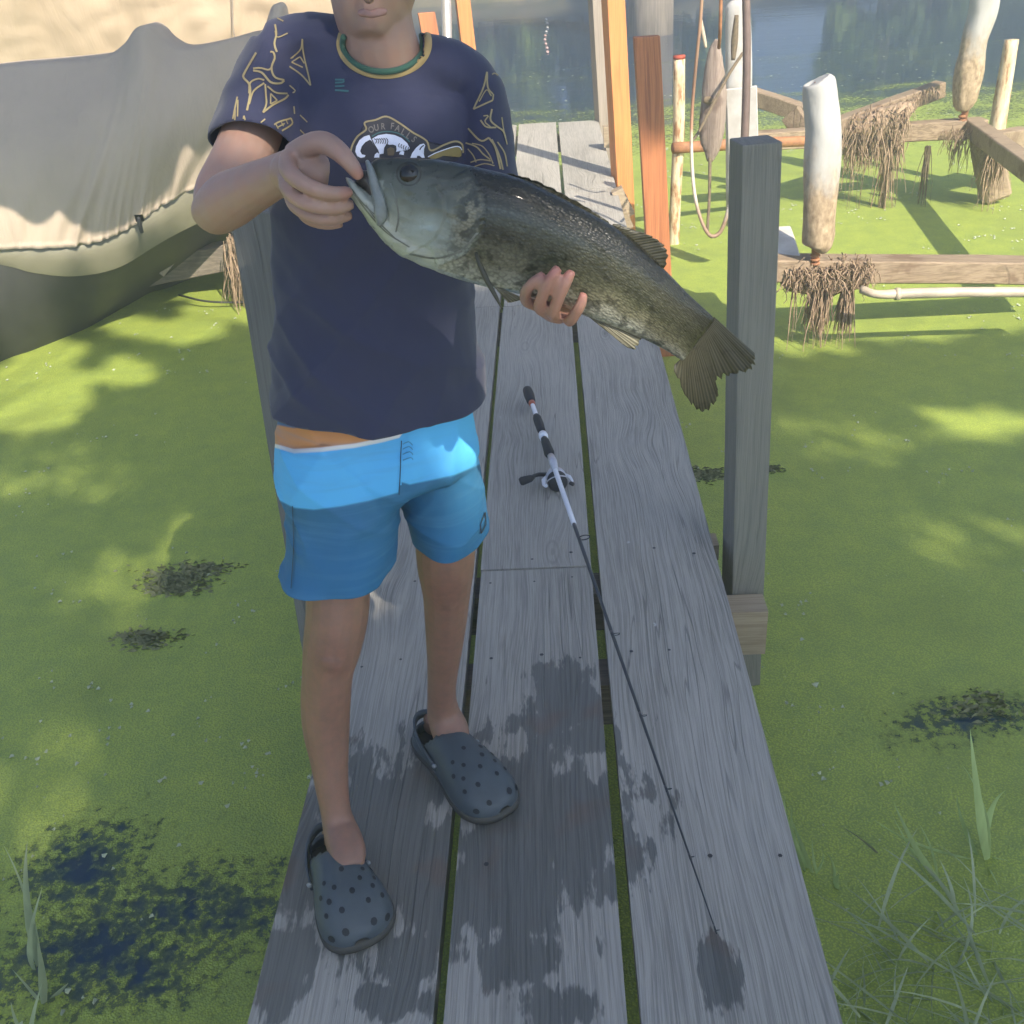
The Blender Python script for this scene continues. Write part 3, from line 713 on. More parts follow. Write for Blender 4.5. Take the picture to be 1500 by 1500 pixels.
chine = [(-120, 372, 4.72), (0, 388, 4.78), (45, 399, 4.81), (95, 405, 4.86), (135, 402, 4.92), (165, 395, 4.97), (190, 384, 5.02), (225, 362, 5.1), (260, 342, 5.2), (300, 322, 5.32), (360, 290, 5.5), (420, 262, 5.7)]
wl = [(-120, 590), (0, 531), (45, 515), (90, 497), (130, 480), (165, 460), (195, 443), (218, 430), (245, 415), (275, 395), (320, 360), (380, 320)]
C = prow(chine, 60); Hh = prow(hem[:-1]+[hem[-1]], 60)
hemc = np.array([(x, np.interp(x, [h[0] for h in hem], [h[1] for h in hem]), np.interp(x, [h[0] for h in hem], [h[2] for h in hem])) for x in C[:, 0]])
G = [[P(a[0], a[1]-14, a[2]+.05) for a in hemc], [P(a[0], a[1]-2, a[2]+.02) for a in hemc], [P(.5*(a[0]+b[0]), .5*(a[1]+b[1]), .5*(a[2]+b[2])-.01) for a, b in zip(hemc, C)], [P(b[0], b[1], b[2]) for b in C]]
obj('hull', sheet(G), M['hull'], boat)
wl3 = [PZ(x, y, WZ-.0) for x, y in wl[:8]] + [P(x, y, 5.9+.1*k) for k, (x, y) in enumerate(wl[8:])]
wlc = crom([tuple(p) for p in wl3], 60)
G = [[P(b[0], b[1]-1, b[2]+.004) for b in C], [P(b[0], b[1], b[2]).lerp(Vector(q), .35)+Vector((.03, -.03, 0)) for b, q in zip(C, wlc)], [Vector(q) for q in wlc], [Vector(q)+Vector((-.25, .35, -.5)) for q in wlc]]
obj('hull_bottom', sheet(G), M['hullbot'], boat)
st = obj('strap', ptube([(203, 318, 4.93, 3, .006), (205, 330, 4.93, 3.2, .005), (208, 341, 4.94, 2.6, .005)], 8), M['black'], boat)
obj('buckle', bev(box(tuple(P(199, 325, 4.93)), tuple(P(206, 317, 4.91)+Vector((.004, .02, .004)))), .002), M['black'], st, smooth=False)

cv = thing('boat_canopy', 'sunlit cream canvas canopy wall hanging behind the covered boat', 'canopy', P(150, 100, 7.3))
G = []
for j in range(60):
    r = j/59; row = []
    for i in range(120):
        c_ = i/119; x = -160+700*c_; y = -230+400*r
        w_ = .04*noise.noise(Vector((c_*9, r*3, 1)))+.012*noise.noise(Vector((c_*18, r*8, 4)))
        w_ += .03*abs(noise.noise(Vector((c_*13+r*5, r*11-c_*5, 2))))
        row.append(P(x, y, 7.3)+Vector((.2, -1, 0))*w_)
    G.append(row)
G.insert(0, [p+Vector((0, 1.5, .25)) for p in G[0]])
obj('canvas', sheet(G), M['canvas'], cv)
se = MB(); se.add(*ptube([(340, -200, 7.22, 1, .004), (341, 20, 7.2, 1, .004), (345, 60, 7.2, 1, .004)], 6))
obj('seam', se.get(), simple('canvas_seam', (.35, .29, .22)), cv)
for x in (-260,):
    a = P(x, -230, 7.45); obj('frame_pole', tube([(a.x, a.y, -1), (a.x, a.y, a.z)], [.03, .03], 10, ref=Vector((0, 1, 0))), M['alu'], cv)

# timber beam behind the boat with roots, and a leaning stick
lf = thing('mooring_pier', 'low grey timber beam behind the left grey post', 'pier', P(300, 385, 5.9))
obj('beam', beam(P(190, 402, 5.75), P(372, 366, 5.75), .13, .15, b=.006, jit=.005, cuts=6), M['joist'], lf, smooth=False)
obj('leg', beam(P(352, 320, 5.8), P(366, 440, 5.8), .11, .11, (0, 1, 0), .01, .006, 4), M['joist'], lf, smooth=False)
obj('stick', beam(P(236, 402, 5.55), P(262, 370, 5.6), .03, .03, b=.003), M['palewood'], lf, smooth=False)
Pl = lambda x, y: P(x, y, 5.55)
roots('dry root tangle hanging at the end of the low beam behind the boy', [(Pl(335, 352), Pl(366, 348), 260, .12, .4, .0045, .03, .3), (Pl(350, 385), Pl(366, 385), 120, .15, .35, .0045, .02, .25)], M['root'])
tag(obj('mooring_cable', ptube([(262, 432, 5.6, 1.5), (300, 441, 5.5, 1.5), (345, 443, 5.5, 1.6), (390, 440, 5.5, 1.5)], 6), M['black'], loc=P(300, 441, 5.5)), 'thin dark cable sagging over duckweed behind the boy', 'cable')

# red and white float line out on the water
fl = thing('float_line', 'short red and white float line drifting on the open water', 'float', PZ(800, 45, WZ))
for k, y in enumerate(np.linspace(28, 76, 9)):
    p = PZ(800+2*math.sin(k), y, WZ+.01); obj('float', ball(p, (.024, .10, .014), 8, 6), M['paver'] if k > 3 else M['whiteboard'], fl)
# ------------------------------------------------------------------ the boy
BV = Vector
boy = thing('person', 'boy in navy printed t-shirt and striped blue shorts holding up a big fish', 'person', (-.3, 1.33, 0))
mb = MB()
A_ = lambda *r, n=18, k=None: mb.add(*ptube(list(r), n, k))
A_((562, 92, 1.33, 45, .05), (560, 125, 1.335, 108, .065), (555, 200, 1.33, 122, .082), (552, 300, 1.325, 124, .088), (552, 420, 1.325, 124, .085), (553, 520, 1.32, 128, .080), (553, 600, 1.325, 122, .070), (560, 690, 1.32, 100, .064))
A_((418, 84, 1.345, 20, .025), (470, 88, 1.34, 20, .03), (562, 100, 1.335, 28, .04), (650, 116, 1.34, 20, .03), (690, 138, 1.35, 18, .025))
# neck and head
A_((566, 115, 1.325, 62, .05), (560, 80, 1.31, 57, .048), (553, 45, 1.30, 54, .048), (548, 0, 1.31, 52, .05))
A_((543, 60, 1.262, 14, .022), (543, 52, 1.265, 30, .04), (543, 36, 1.275, 46, .06), (544, 10, 1.29, 58, .075), (546, -30, 1.30, 68, .088), (549, -75, 1.305, 73, .094), (552, -115, 1.31, 70, .09), (555, -150, 1.315, 54, .07), (557, -170, 1.315, 24, .03), n=28)
A_((541, -52, 1.205, 5, .008), (540, -32, 1.197, 8, .012), (540, -16, 1.193, 12, .014), (540, -8, 1.203, 10, .01))
A_((522, 18, 1.222, 2, .003), (532, 14, 1.222, 2.6, .003), (543, 16, 1.221, 2.4, .003), (556, 13, 1.222, 2.6, .003), (568, 16, 1.224, 3, .004), n=10)
A_((524, 21, 1.222, 3, .004), (534, 23, 1.222, 2.8, .003), (545, 24, 1.221, 3, .004), (557, 22, 1.222, 2.8, .003), (567, 19, 1.224, 3, .004), n=10)
for sx in (-1, 1):
    A_((548+sx*72, -72, 1.315, 6, .02), (548+sx*76, -52, 1.32, 9, .02), (548+sx*72, -28, 1.315, 6, .014), n=10)
    A_((545+sx*45, -88, 1.222, 4, .006), (545+sx*28, -92, 1.210, 5, .007), (545+sx*14, -86, 1.208, 3, .006), n=10)
# legs
A_((502, 690, 1.305, 62), (497, 780, 1.275, 58), (495, 850, 1.26, 48), (494, 900, 1.25, 46), (486, 950, 1.243, 42.5), (480, 985, 1.243, 37.5), (477, 1030, 1.25, 36.5), (478, 1070, 1.25, 34), (482, 1110, 1.245, 28.5), (486, 1150, 1.235, 24.5), (491, 1185, 1.225, 22.5), (497, 1210, 1.212, 25), (504, 1232, 1.188, 28, .031), (511, 1254, 1.158, 27, .024), (515, 1272, 1.135, 19, .012))
A_((488, 930, 1.232, 22, .018), (486, 962, 1.218, 26, .022), (483, 990, 1.230, 19, .016))
A_((648, 690, 1.345, 46), (652, 780, 1.36, 45), (653, 830, 1.37, 42), (654, 870, 1.385, 35), (653, 910, 1.405, 31), (651, 950, 1.43, 26.5), (648, 990, 1.455, 22), (647, 1020, 1.473, 21.5), (650, 1046, 1.48, 25), (658, 1066, 1.463, 28, .032), (665, 1084, 1.44, 26, .024), (673, 1098, 1.425, 18, .012))
A_((654, 842, 1.362, 20, .018), (655, 868, 1.354, 23, .02), (655, 894, 1.375, 18, .015))
# feet inside the clogs
A_((494, 1215, 1.25, 22), (490, 1232, 1.25, 20))
A_((640, 1050, 1.52, 20), (636, 1066, 1.525, 18))
# right arm
A_((410, 85, 1.34, 24), (396, 130, 1.32, 34), (372, 190, 1.275, 42), (350, 240, 1.225, 42), (325, 285, 1.18, 40), (314, 310, 1.155, 31))
A_((308, 322, 1.155, 22), (312, 313, 1.15, 33), (335, 294, 1.125, 40), (368, 276, 1.09, 35.5), (402, 260, 1.06, 31), (428, 251, 1.04, 31), (446, 250, 1.028, 26))
A_((414, 254, 1.05, 24, .016), (428, 252, 1.036, 33, .023), (444, 252, 1.022, 37, .024), (466, 254, 1.018, 32, .02), (480, 256, 1.02, 22, .014))
A_((428, 226, 1.022, 16), (452, 213, 1.008, 17), (474, 209, .998, 17), (494, 220, .99, 15.5), (510, 236, .985, 13), (522, 252, .985, 10.5), (528, 262, .986, 7), n=14)
A_((422, 230, 1.012, 13), (422, 248, .985, 13.5), (438, 265, .970, 12.8), (462, 277, .967, 11.8), (486, 283, .973, 10.8), (508, 282, .984, 9.3), (514, 281, .988, 6), n=14)
A_((420, 258, 1.015, 13), (423, 277, .99, 13), (442, 294, .976, 12.3), (466, 302, .974, 11.6), (492, 304, .983, 10.6), (516, 299, .994, 8.6), n=14)
A_((426, 284, 1.022, 12), (434, 301, 1.0, 12), (458, 316, .990, 11.4), (486, 320, .992, 10.6), (514, 314, 1.003, 8.5), n=14)
A_((436, 300, 1.03, 10), (452, 320, 1.02, 10), (480, 328, 1.016, 9.2), (502, 326, 1.018, 7.5), n=12)
# left arm, behind the fish
A_((694, 140, 1.35, 20), (712, 190, 1.335, 33), (716, 260, 1.30, 33), (732, 315, 1.25, 33), (745, 340, 1.215, 31))
A_((745, 338, 1.225, 31), (762, 372, 1.16, 31), (782, 410, 1.10, 28), (796, 428, 1.07, 25), (806, 440, 1.05, 25))
A_((796, 436, 1.05, 24, .02), (814, 446, 1.025, 27, .018), (826, 452, 1.01, 24, .014))
A_((790, 450, 1.01, 8), (771, 441, .985, 8.9), (771, 426, .963, 8.9), (783, 412, .953, 8), (797, 402, .950, 7), n=14)
A_((806, 458, 1.0, 8.9), (790, 452, .968, 9.0), (796, 430, .951, 9.0), (807, 408, .944, 8.9), (818, 391, .944, 7), n=14)
A_((820, 464, 1.0, 8.9), (811, 461, .967, 9.0), (818, 438, .950, 9.0), (829, 414, .943, 8.9), (838, 396, .944, 7), n=14)
A_((832, 464, 1.0, 8), (835, 470, .972, 9.0), (846, 454, .954, 8.9), (853, 440, .949, 8), (855, 428, .950, 6.5), n=14)
body = remesh(mb.get(), .0024, 4, .5)
# ease the bend at the ankles
BA = np.array([tuple(p) for p in body[0]]); BE = np.array([(f[k], f[(k+1) % len(f)]) for f in body[1] for k in range(len(f))])
BP = np.array([proj(p) for p in body[0]]); fall = lambda v_, a, b: np.clip(np.minimum(v_-a, b-v_)/18, 0, 1)
BW = np.where(BP[:, 0] > 585, fall(BP[:, 1], 1015, 1100), fall(BP[:, 1], 1170, 1275))[:, None]*(BP[:, 1] > 900)[:, None]
BC = np.zeros(len(BA)); np.add.at(BC, BE[:, 0], 1)
for _ in range(26):
    acc = np.zeros_like(BA); np.add.at(acc, BE[:, 0], BA[BE[:, 1]]); BA = BA + (acc/np.maximum(BC, 1)[:, None]-BA)*.6*BW*(BC > 0)[:, None]
body = [Vector(p) for p in BA], body[1]
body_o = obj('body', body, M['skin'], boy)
tint = []
for p in body[0]:
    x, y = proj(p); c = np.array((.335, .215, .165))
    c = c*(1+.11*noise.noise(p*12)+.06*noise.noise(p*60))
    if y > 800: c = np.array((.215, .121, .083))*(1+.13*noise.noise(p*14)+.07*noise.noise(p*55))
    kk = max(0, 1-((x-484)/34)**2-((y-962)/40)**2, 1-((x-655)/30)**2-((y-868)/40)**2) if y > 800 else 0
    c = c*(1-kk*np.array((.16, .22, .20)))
    if p.y < 1.23 and ((x-545)/26)**2+((y-19)/11)**2 < 1: c = np.array((.30, .175, .145))
    if x > 770 and y > 385 and p.y < 1.02: c = c*np.array((1.12, .96, .95))
    for fx, fy in ((803, 401), (820, 394), (835, 398), (849, 429), (526, 258), (508, 284)):
        c = c*(1-max(0, 1-((x-fx)**2+(y-fy)**2)/200)*np.array((-.05, .16, .16)))
    tint.append(np.clip(c, 0, 1))
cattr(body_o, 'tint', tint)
bvh_body = BVHTree.FromPolygons([tuple(p) for p in body[0]], body[1])
# eyes and hair (above the frame)
for sx in (-1, 1):
    e = obj('eye', ball(P(546+sx*29, -62, 1.222), .0125, 12, 8), simple('eye_white', (.7, .68, .65), None, 30, .2, 0), boy)
    obj('iris', ball(P(545+sx*29, -62, 1.214), (.0062, .004, .0062), 10, 6), simple('brown_iris', (.06, .035, .02), None, 30, .2, 0), e)
hm = MB()
hm.add(*ptube([(548, -95, 1.325, 78, .088), (551, -120, 1.32, 77, .098), (554, -150, 1.32, 63, .082), (557, -176, 1.32, 34, .045)], 26))
hm.add(*ptube([(549, -20, 1.375, 50, .03), (549, -70, 1.37, 72, .05), (552, -110, 1.345, 76, .075)], 22))
for i in range(11):
    x = 485+i*12; hm.add(*ptube([(x+6, -150, 1.25, 14, .03), (x, -120, 1.222, 11, .015), (x-4, -98-random.random()*8, 1.215, 5, .006)], 10))
hv = remesh(hm.get(), .006, 3)
hv = ruffle(hv, lambda p: .005*noise.noise(Vector((p.x*60, p.y*60, p.z*14))))
obj('hair', hv, M['hair'], boy)

# shirt
mb = MB()
A_((563, 58, 1.33, 66, .055), (561, 80, 1.333, 112, .07), (557, 118, 1.338, 146, .086), (556, 180, 1.335, 149, .10), (553, 240, 1.328, 147, .103), (549, 300, 1.325, 144, .102), (548, 360, 1.325, 143, .10), (551, 440, 1.322, 141, .10), (552, 520, 1.32, 150, .104), (553, 575, 1.32, 154, .106), (553, 598, 1.32, 154, .106), n=30)
A_((402, 68, 1.337, 36, .045), (440, 60, 1.335, 35, .05), (490, 66, 1.333, 40, .052), (562, 92, 1.333, 50, .058), (640, 98, 1.337, 42, .052), (684, 112, 1.343, 35, .046), (704, 130, 1.346, 28, .04))
A_((404, 62, 1.335, 38, .05), (396, 110, 1.325, 49, .058), (386, 160, 1.295, 58, .06), (378, 200, 1.268, 62, .062), (374, 222, 1.255, 63, .062), n=24)
A_((700, 118, 1.345, 33, .05), (705, 170, 1.34, 38, .056), (710, 230, 1.33, 41, .058), (716, 300, 1.31, 44, .058), n=24)
vs, fs = remesh(mb.get(), .0042, 22, .5)
hemz = P(553, 598, 1.32).z
hp = [P(440, 619, 1.235), P(660, 620, 1.25), P(557, 637, 1.215)]; hn = (hp[1]-hp[0]).cross(hp[2]-hp[0]).normalized()
if hn.z > 0: hn = -hn
hl0, hl1 = P(378, 200, 1.268), P(374, 222, 1.255); hld = (hl1-hl0).normalized()
hr0, hr1 = P(710, 230, 1.33), P(716, 300, 1.31); hrd = (hr1-hr0).normalized()
def foldfn(p):
    x, y = proj(p)
    d = .0075*noise.noise(Vector((p.x*9+p.z*5, p.y*8, p.z*4+1)))
    d += .010*max(0, noise.noise(Vector((p.x*13-p.z*11, p.y*6, p.z*4)))) * min(1, max(0, (y-250)/150))
    d += .0035*noise.noise(Vector((p.x*30+p.z*22, p.y*20, p.z*10)))*(.4 if y < 300 else .7)
    rg_ = (1-abs(noise.noise(Vector((p.x*7+p.z*9, p.y*5, p.z*2.2+7)))))**5; rg2 = (1-abs(noise.noise(Vector((p.x*10-p.z*8, p.y*6, p.z*3+2)))))**6
    d += (.0055*rg_+.004*rg2)*(.35+.65*min(1, max(0, (y-180)/160)))
    if x < 450 and y < 240: d += .004*noise.noise(Vector((p.x*25, p.z*30, p.y*25)))
    if y > 560: d += .004*math.sin((x-400)*.05)*min(1, (y-560)/50)
    return d
vs, fs = ruffle((vs, fs), foldfn)
vs, fs = cutmesh(vs, fs, [(hp[0], hn, lambda c: c.z < hemz+.07),
                          (hl0.lerp(hl1, .9), hld, lambda c: (c-hl1).length < .10 and (c-hl0).dot(hld) > -.03 and proj(c)[0] < 445 and proj(c)[1] < 262),
                          (hr0.lerp(hr1, .8), hrd, lambda c: (c-hr1).length < .075 and (c-hr0).dot(hrd) > 0)])
keep = []
for f in fs:
    c = (vs[f[0]]+vs[f[2]])/2; x, y = proj(c)
    if ((x-563)/59)**2+((y-64)/43)**2 < 1 and c.z > hemz+.3: continue
    keep.append(f)
shirt = obj('shirt', (vs, keep), M['shirt'], boy); thick(shirt, .0025)
bvh_shirt = BVHTree.FromPolygons([tuple(p) for p in vs], keep)
def torus_path(pts, r, n=10):
    return tube(pts, [r]*len(pts), n, cap=False)
def ringpts(cx, cy, ax_, ay_, Y0, dY, n=60, a0=0, a1=2*math.pi):
    return [P(cx+ax_*math.cos(a0+(a1-a0)*i/n), cy+ay_*math.sin(a0+(a1-a0)*i/n), Y0-dY*math.sin(a0+(a1-a0)*i/n)) for i in range(n+1)]
def on(bvh, x, y, off=.0012):
    d = ray(x, y); l_, n_, i_, t_ = bvh.ray_cast(CAM, d)
    if l_ is None: return None
    if n_.dot(d) > 0: n_ = -n_
    return l_ + n_*off
# collar band follows the neck opening
v = []; f = []; prev = None
for i in range(121):
    a = -.30+(math.pi+.60)*i/120; row = []
    for k in range(6):
        q_ = .95+.235*k/5; x, y = 563+59*q_*math.cos(a), 64+44*q_*math.sin(a)
        p = on(bvh_shirt, x, y, .0012+.0022*math.sin(math.pi*k/5))
        row.append(p if p is not None and (p-CAM).length < 1.5 else None)
    for k in range(4, -1, -1):
        if row[k] is None and row[k+1] is not None: row[k] = row[k+1]+Vector((0, .002, -.004))
    if row[5] is None: prev = None; continue
    b = len(v); v += row
    if prev is not None:
        for k in range(5): f.append((prev+k, b+k, b+k+1, prev+k+1))
    prev = b
obj('collar', (v, f), M['collar'], shirt)
cord = []
for i in range(61):
    a = -.25+(math.pi+.5)*i/60; x, y = 562+57*math.cos(a), 62+41*math.sin(a)
    q = on(bvh_body, x, y, .003); cord.append(q if q is not None else P(x, y, 1.32-.06*math.sin(a)))
for _ in range(4): cord = [cord[0]]+[(cord[i-1]+cord[i]*2+cord[i+1])/4 for i in range(1, 60)]+[cord[-1]]
obj('neck_cord', tube(cord, [.0035]*61, 8), M['collar2'], boy)

# prints on the shirt, laid on the cloth
def smoothpts(pts, step=3.0):
    L = sum(math.dist(a, b) for a, b in zip(pts, pts[1:])); n = max(4, int(L/step)); return crom(pts, n)
def ribbon(mb, bvh, pts, w, spline=True, off=.0012, w1=None):
    A = smoothpts(pts) if spline else np.array(pts, float); prev = None; v = []; f = []
    n = len(A); runs = []
    for i in range(n):
        t = A[min(i+1, n-1)]-A[max(i-1, 0)]; t = t/max(np.linalg.norm(t), 1e-9); nn = np.array((-t[1], t[0]))
        ww = w if w1 is None else w+(w1-w)*i/(n-1)
        a, b = A[i]+nn*ww/2, A[i]-nn*ww/2; pa, pb_ = on(bvh, *a, off), on(bvh, *b, off)
        if pa is None or pb_ is None or (prev and (pa-prev[0]).length > .03): prev = None; continue
        if prev is None: runs.append([])
        runs[-1] += [pa, pb_]; prev = (pa, pb_)
    if runs:
        v = max(runs, key=len)
        if len(v) > 3: mb.add(v, [(q, q+1, q+3, q+2) for q in range(0, len(v)-3, 2)])
def patch(mb, bvh, poly, off=.001, step=4):
    """filled flat-print polygon laid on a surface (pixel outline)"""
    bm = bmesh.new(); vs_ = [bm.verts.new((x, y, 0)) for x, y in poly]; bm.faces.new(vs_)
    bmesh.ops.triangulate(bm, faces=bm.faces[:])
    for _ in range(4):
        es = [e for e in bm.edges if e.calc_length() > step]
        if not es: break
        bmesh.ops.subdivide_edges(bm, edges=es, cuts=1); bmesh.ops.triangulate(bm, faces=bm.faces[:])
    idx = {}; v = []; f = []
    for q in bm.verts:
        p = on(bvh, q.co.x, q.co.y, off)
        if p is not None: idx[q] = len(v); v.append(p)
    for fc in bm.faces:
        if all(q in idx for q in fc.verts): f.append(tuple(idx[q] for q in fc.verts))
    bm.free(); mb.add(v, f)
def one(name, bvh, pts, w, mat, parent, spline=True, off=.0012):
    q = MB(); ribbon(q, bvh, pts, w, spline, off)
    if q.v: obj(name, q.get(), mat, parent)
zl = lambda pts: [(330+x/6.52, y/6.52) for x, y in pts]
zr = lambda pts: [(460+x/5, 140+y/5) for x, y in pts]
zq = lambda pts: [(590+x/5, y/5) for x, y in pts]
for ps, w_ in (([(480, 240), (492, 330), (470, 420), (490, 500)], 2.2), ([(430, 500), (458, 505), (470, 560), (440, 650), (470, 740), (560, 770)], 2.2),
    ([(560, 772), (520, 800), (430, 790), (350, 700), (270, 680)], 2.4), ([(270, 660), (340, 655), (410, 672), (440, 650)], 2.0),
    ([(300, 510), (190, 700), (180, 750), (230, 810), (240, 900), (210, 1060)], 2.4), ([(230, 1000), (270, 880), (370, 800)], 2.0), ([(372, 772), (310, 760), (240, 800), (228, 900)], 2.0),
    ([(380, 810), (385, 900), (390, 1000), (360, 1080)], 2.0), ([(360, 1080), (450, 1010), (560, 950), (600, 910)], 2.2), ([(590, 898), (480, 890), (400, 830)], 2.0),
    ([(430, 900), (430, 1000)], 1.6), ([(430, 1000), (492, 965)], 1.6), ([(492, 965), (430, 900)], 1.6),
    ([(740, 370), (720, 470), (620, 560)], 1.8), ([(740, 370), (750, 500), (820, 820)], 1.8), ([(820, 820), (730, 720), (610, 640)], 1.8), ([(630, 600), (720, 540)], 1.6), ([(720, 540), (760, 610)], 1.6), ([(745, 650), (630, 600)], 1.6),
    ([(180, 1110), (220, 1170), (380, 1140)], 1.6), ([(380, 1140), (260, 1235)], 1.6), ([(260, 1220), (200, 1200), (165, 1220)], 1.6), ([(180, 1110), (165, 1220)], 1.6), ([(190, 1150), (225, 1195), (330, 1165)], 1.4),
    ([(370, 1280), (480, 1180), (620, 1130)], 1.8), ([(620, 1130), (625, 1190), (480, 1280), (450, 1325)], 1.8), ([(450, 1325), (400, 1320), (370, 1280)], 1.8), ([(430, 1250), (560, 1180)], 1.4), ([(420, 1290), (470, 1250)], 1.4), ([(480, 1190), (500, 1230)], 1.2), ([(530, 1170), (548, 1205)], 1.2), ([(575, 1150), (590, 1185)], 1.2),
    ([(120, 930), (85, 1100), (60, 1220)], 1.8), ([(60, 1220), (82, 1260), (118, 1250)], 1.6), ([(118, 1250), (125, 960)], 1.6), ([(100, 1050), (95, 1200)], 1.4),
    ([(500, 180), (560, 210)], 1.6), ([(600, 320), (500, 360), (480, 300)], 1.4), ([(610, 820), (670, 870), (640, 890)], 1.6), ([(650, 1020), (655, 1090)], 1.6), ([(720, 1100), (790, 1170)], 1.4), ([(720, 1240), (760, 1280)], 1.4)):
    one('sleeve_print', bvh_shirt, zl(ps), w_*1.25, M['gold'], shirt)
for ps, w_ in (([(1130, 240), (1220, 330), (1280, 310)], 2.2), ([(1280, 310), (1320, 370), (1345, 460), (1362, 540)], 2.2), ([(1300, 320), (1350, 430), (1380, 545)], 1.8), ([(1340, 340), (1390, 420), (1410, 520)], 1.6),
    ([(1110, 345), (1190, 375), (1240, 430), (1290, 470)], 1.8), ([(1150, 490), (1220, 470), (1295, 480)], 1.6), ([(1130, 390), (1170, 440), (1190, 490)], 1.4), ([(1180, 520), (1250, 500), (1320, 515)], 1.4), ([(1160, 350), (1230, 370), (1280, 430), (1310, 500)], 1.4)):
    one('sleeve_print', bvh_shirt, zr(ps), w_*1.2, M['gold'], shirt)
for ps, w_ in (([(612, 530), (590, 640), (520, 800)], 2.0), ([(520, 800), (655, 735)], 2.0), ([(655, 735), (660, 690)], 1.6), ([(655, 690), (620, 640), (614, 530)], 1.8), ([(560, 745), (610, 660), (645, 705)], 1.4), ([(650, 550), (668, 540), (694, 556)], 1.8),
    ([(650, 800), (640, 880), (690, 930), (730, 960), (748, 1010)], 2.0), ([(570, 880), (610, 930), (680, 935)], 2.0), ([(590, 850), (625, 850), (600, 890), (640, 930)], 1.6), ([(720, 860), (735, 960), (760, 1060)], 1.4)):
    one('sleeve_print', bvh_shirt, zq(ps), w_*1.2, M['gold'], shirt)
# chest badge
bd = MB(); patch(bd, bvh_shirt, zr([(268, 445), (282, 372), (322, 302), (382, 252), (372, 202), (450, 182), (530, 158), (620, 202), (720, 272), (820, 332), (852, 402), (950, 362), (1030, 338), (1078, 362), (1085, 440), (1040, 480), (400, 500), (280, 480)]), .0008)
obj('badge_ground', bd.get(), simple('badge_ground_print', (.026, .026, .04), None, 60, .6, .05), shirt)
ol = MB(); ribbon(ol, bvh_shirt, zr([(262, 470), (266, 440), (280, 370), (320, 300), (382, 250), (372, 200), (450, 180), (530, 155), (620, 200), (720, 270), (820, 330), (853, 402), (950, 360), (1030, 335), (1080, 358), (1088, 420)]), 2.6)
obj('badge_outline', ol.get(), M['gold'], shirt)
wt = MB()
patch(wt, bvh_shirt, zr([(405, 290), (368, 302), (335, 328), (310, 375), (304, 412), (318, 445), (345, 458), (372, 452), (378, 438), (352, 432), (340, 408), (352, 372), (378, 342), (410, 325), (428, 340), (438, 368)]), .0020, 3)
patch(wt, bvh_shirt, zr([(425, 318), (470, 292), (530, 282), (590, 290), (640, 312), (680, 348), (700, 385), (685, 400), (650, 370), (600, 352), (560, 346), (520, 352), (500, 372), (505, 410), (480, 430), (470, 400), (440, 350)]), .0016, 3)
patch(wt, bvh_shirt, zr([(620, 430), (628, 412), (648, 404), (658, 412), (654, 436)]), .0020, 3)
patch(wt, bvh_shirt, zr([(702, 455), (716, 420), (742, 385), (772, 358), (800, 352), (810, 366), (802, 388), (776, 410), (765, 418), (780, 426), (800, 430), (806, 455), (785, 455), (768, 440), (752, 440), (748, 455)]), .0020, 3)
patch(wt, bvh_shirt, zr([(440, 455), (446, 432), (462, 418), (480, 428), (478, 455)]), .0020, 3)
obj('script_lettering', wt.get(), M['print_white'], shirt)
for i in range(6):
    x = 440+i*17; one('ball_stitch', bvh_shirt, zr([(x, 318-i*1), (x+20-i, 330), (x+10, 352+i)]), 1.1, M['print_black'], shirt, off=.0024)
for i in range(6):
    x = 612+i*17; y = 352+i*7; one('ball_stitch', bvh_shirt, zr([(x+12, y-2), (x+4, y+14), (x+10, y+28)]), 1.1, M['print_black'], shirt, off=.0024)
one('letter_counter', bvh_shirt, zr([(800, 364), (782, 376), (768, 398)]), 1.6, M['print_black'], shirt, off=.0026)
one('teal_outline', bvh_shirt, zr([(425, 300), (470, 275), (530, 264), (600, 272), (655, 298), (700, 340)]), 1.8, M['print_teal'], shirt)
for ps in ([(1050, 765), (1140, 765)], [(1050, 795), (1115, 792), (1140, 780)], [(1050, 830), (1140, 825)], [(1050, 865), (1180, 875)]): one('teal_print', bvh_shirt, zl(ps), 2.6, M['print_teal'], shirt, False)
br_ = MB(); patch(br_, bvh_shirt, zr([(508, 440), (512, 385), (530, 355), (550, 362), (575, 360), (598, 368), (602, 395), (590, 440)]), .0024, 3)
obj('dark_emblem', br_.get(), M['print_black'], shirt)
br2 = MB(); patch(br2, bvh_shirt, zr([(538, 440), (532, 395), (556, 378), (585, 388), (586, 420), (578, 440)]), .0030, 3)
obj('emblem_face', br2.get(), simple('brown_print', (.14, .10, .05), None, 60, .6, .05), shirt)
hk = MB(); patch(hk, bvh_shirt, zr([(828, 452), (880, 425), (950, 398), (1020, 376), (1055, 378), (1072, 400), (1070, 440), (1054, 450), (1040, 440), (1030, 408), (1000, 412), (940, 440), (870, 468)]), .0022, 3)
obj('stick_print', hk.get(), M['golddark'], shirt)
hk2 = MB(); ribbon(hk2, bvh_shirt, zr([(828, 448), (880, 421), (950, 394), (1020, 373), (1055, 376), (1072, 398)]), 1.3, off=.0028)
obj('stick_edge', hk2.get(), M['print_white'], shirt)
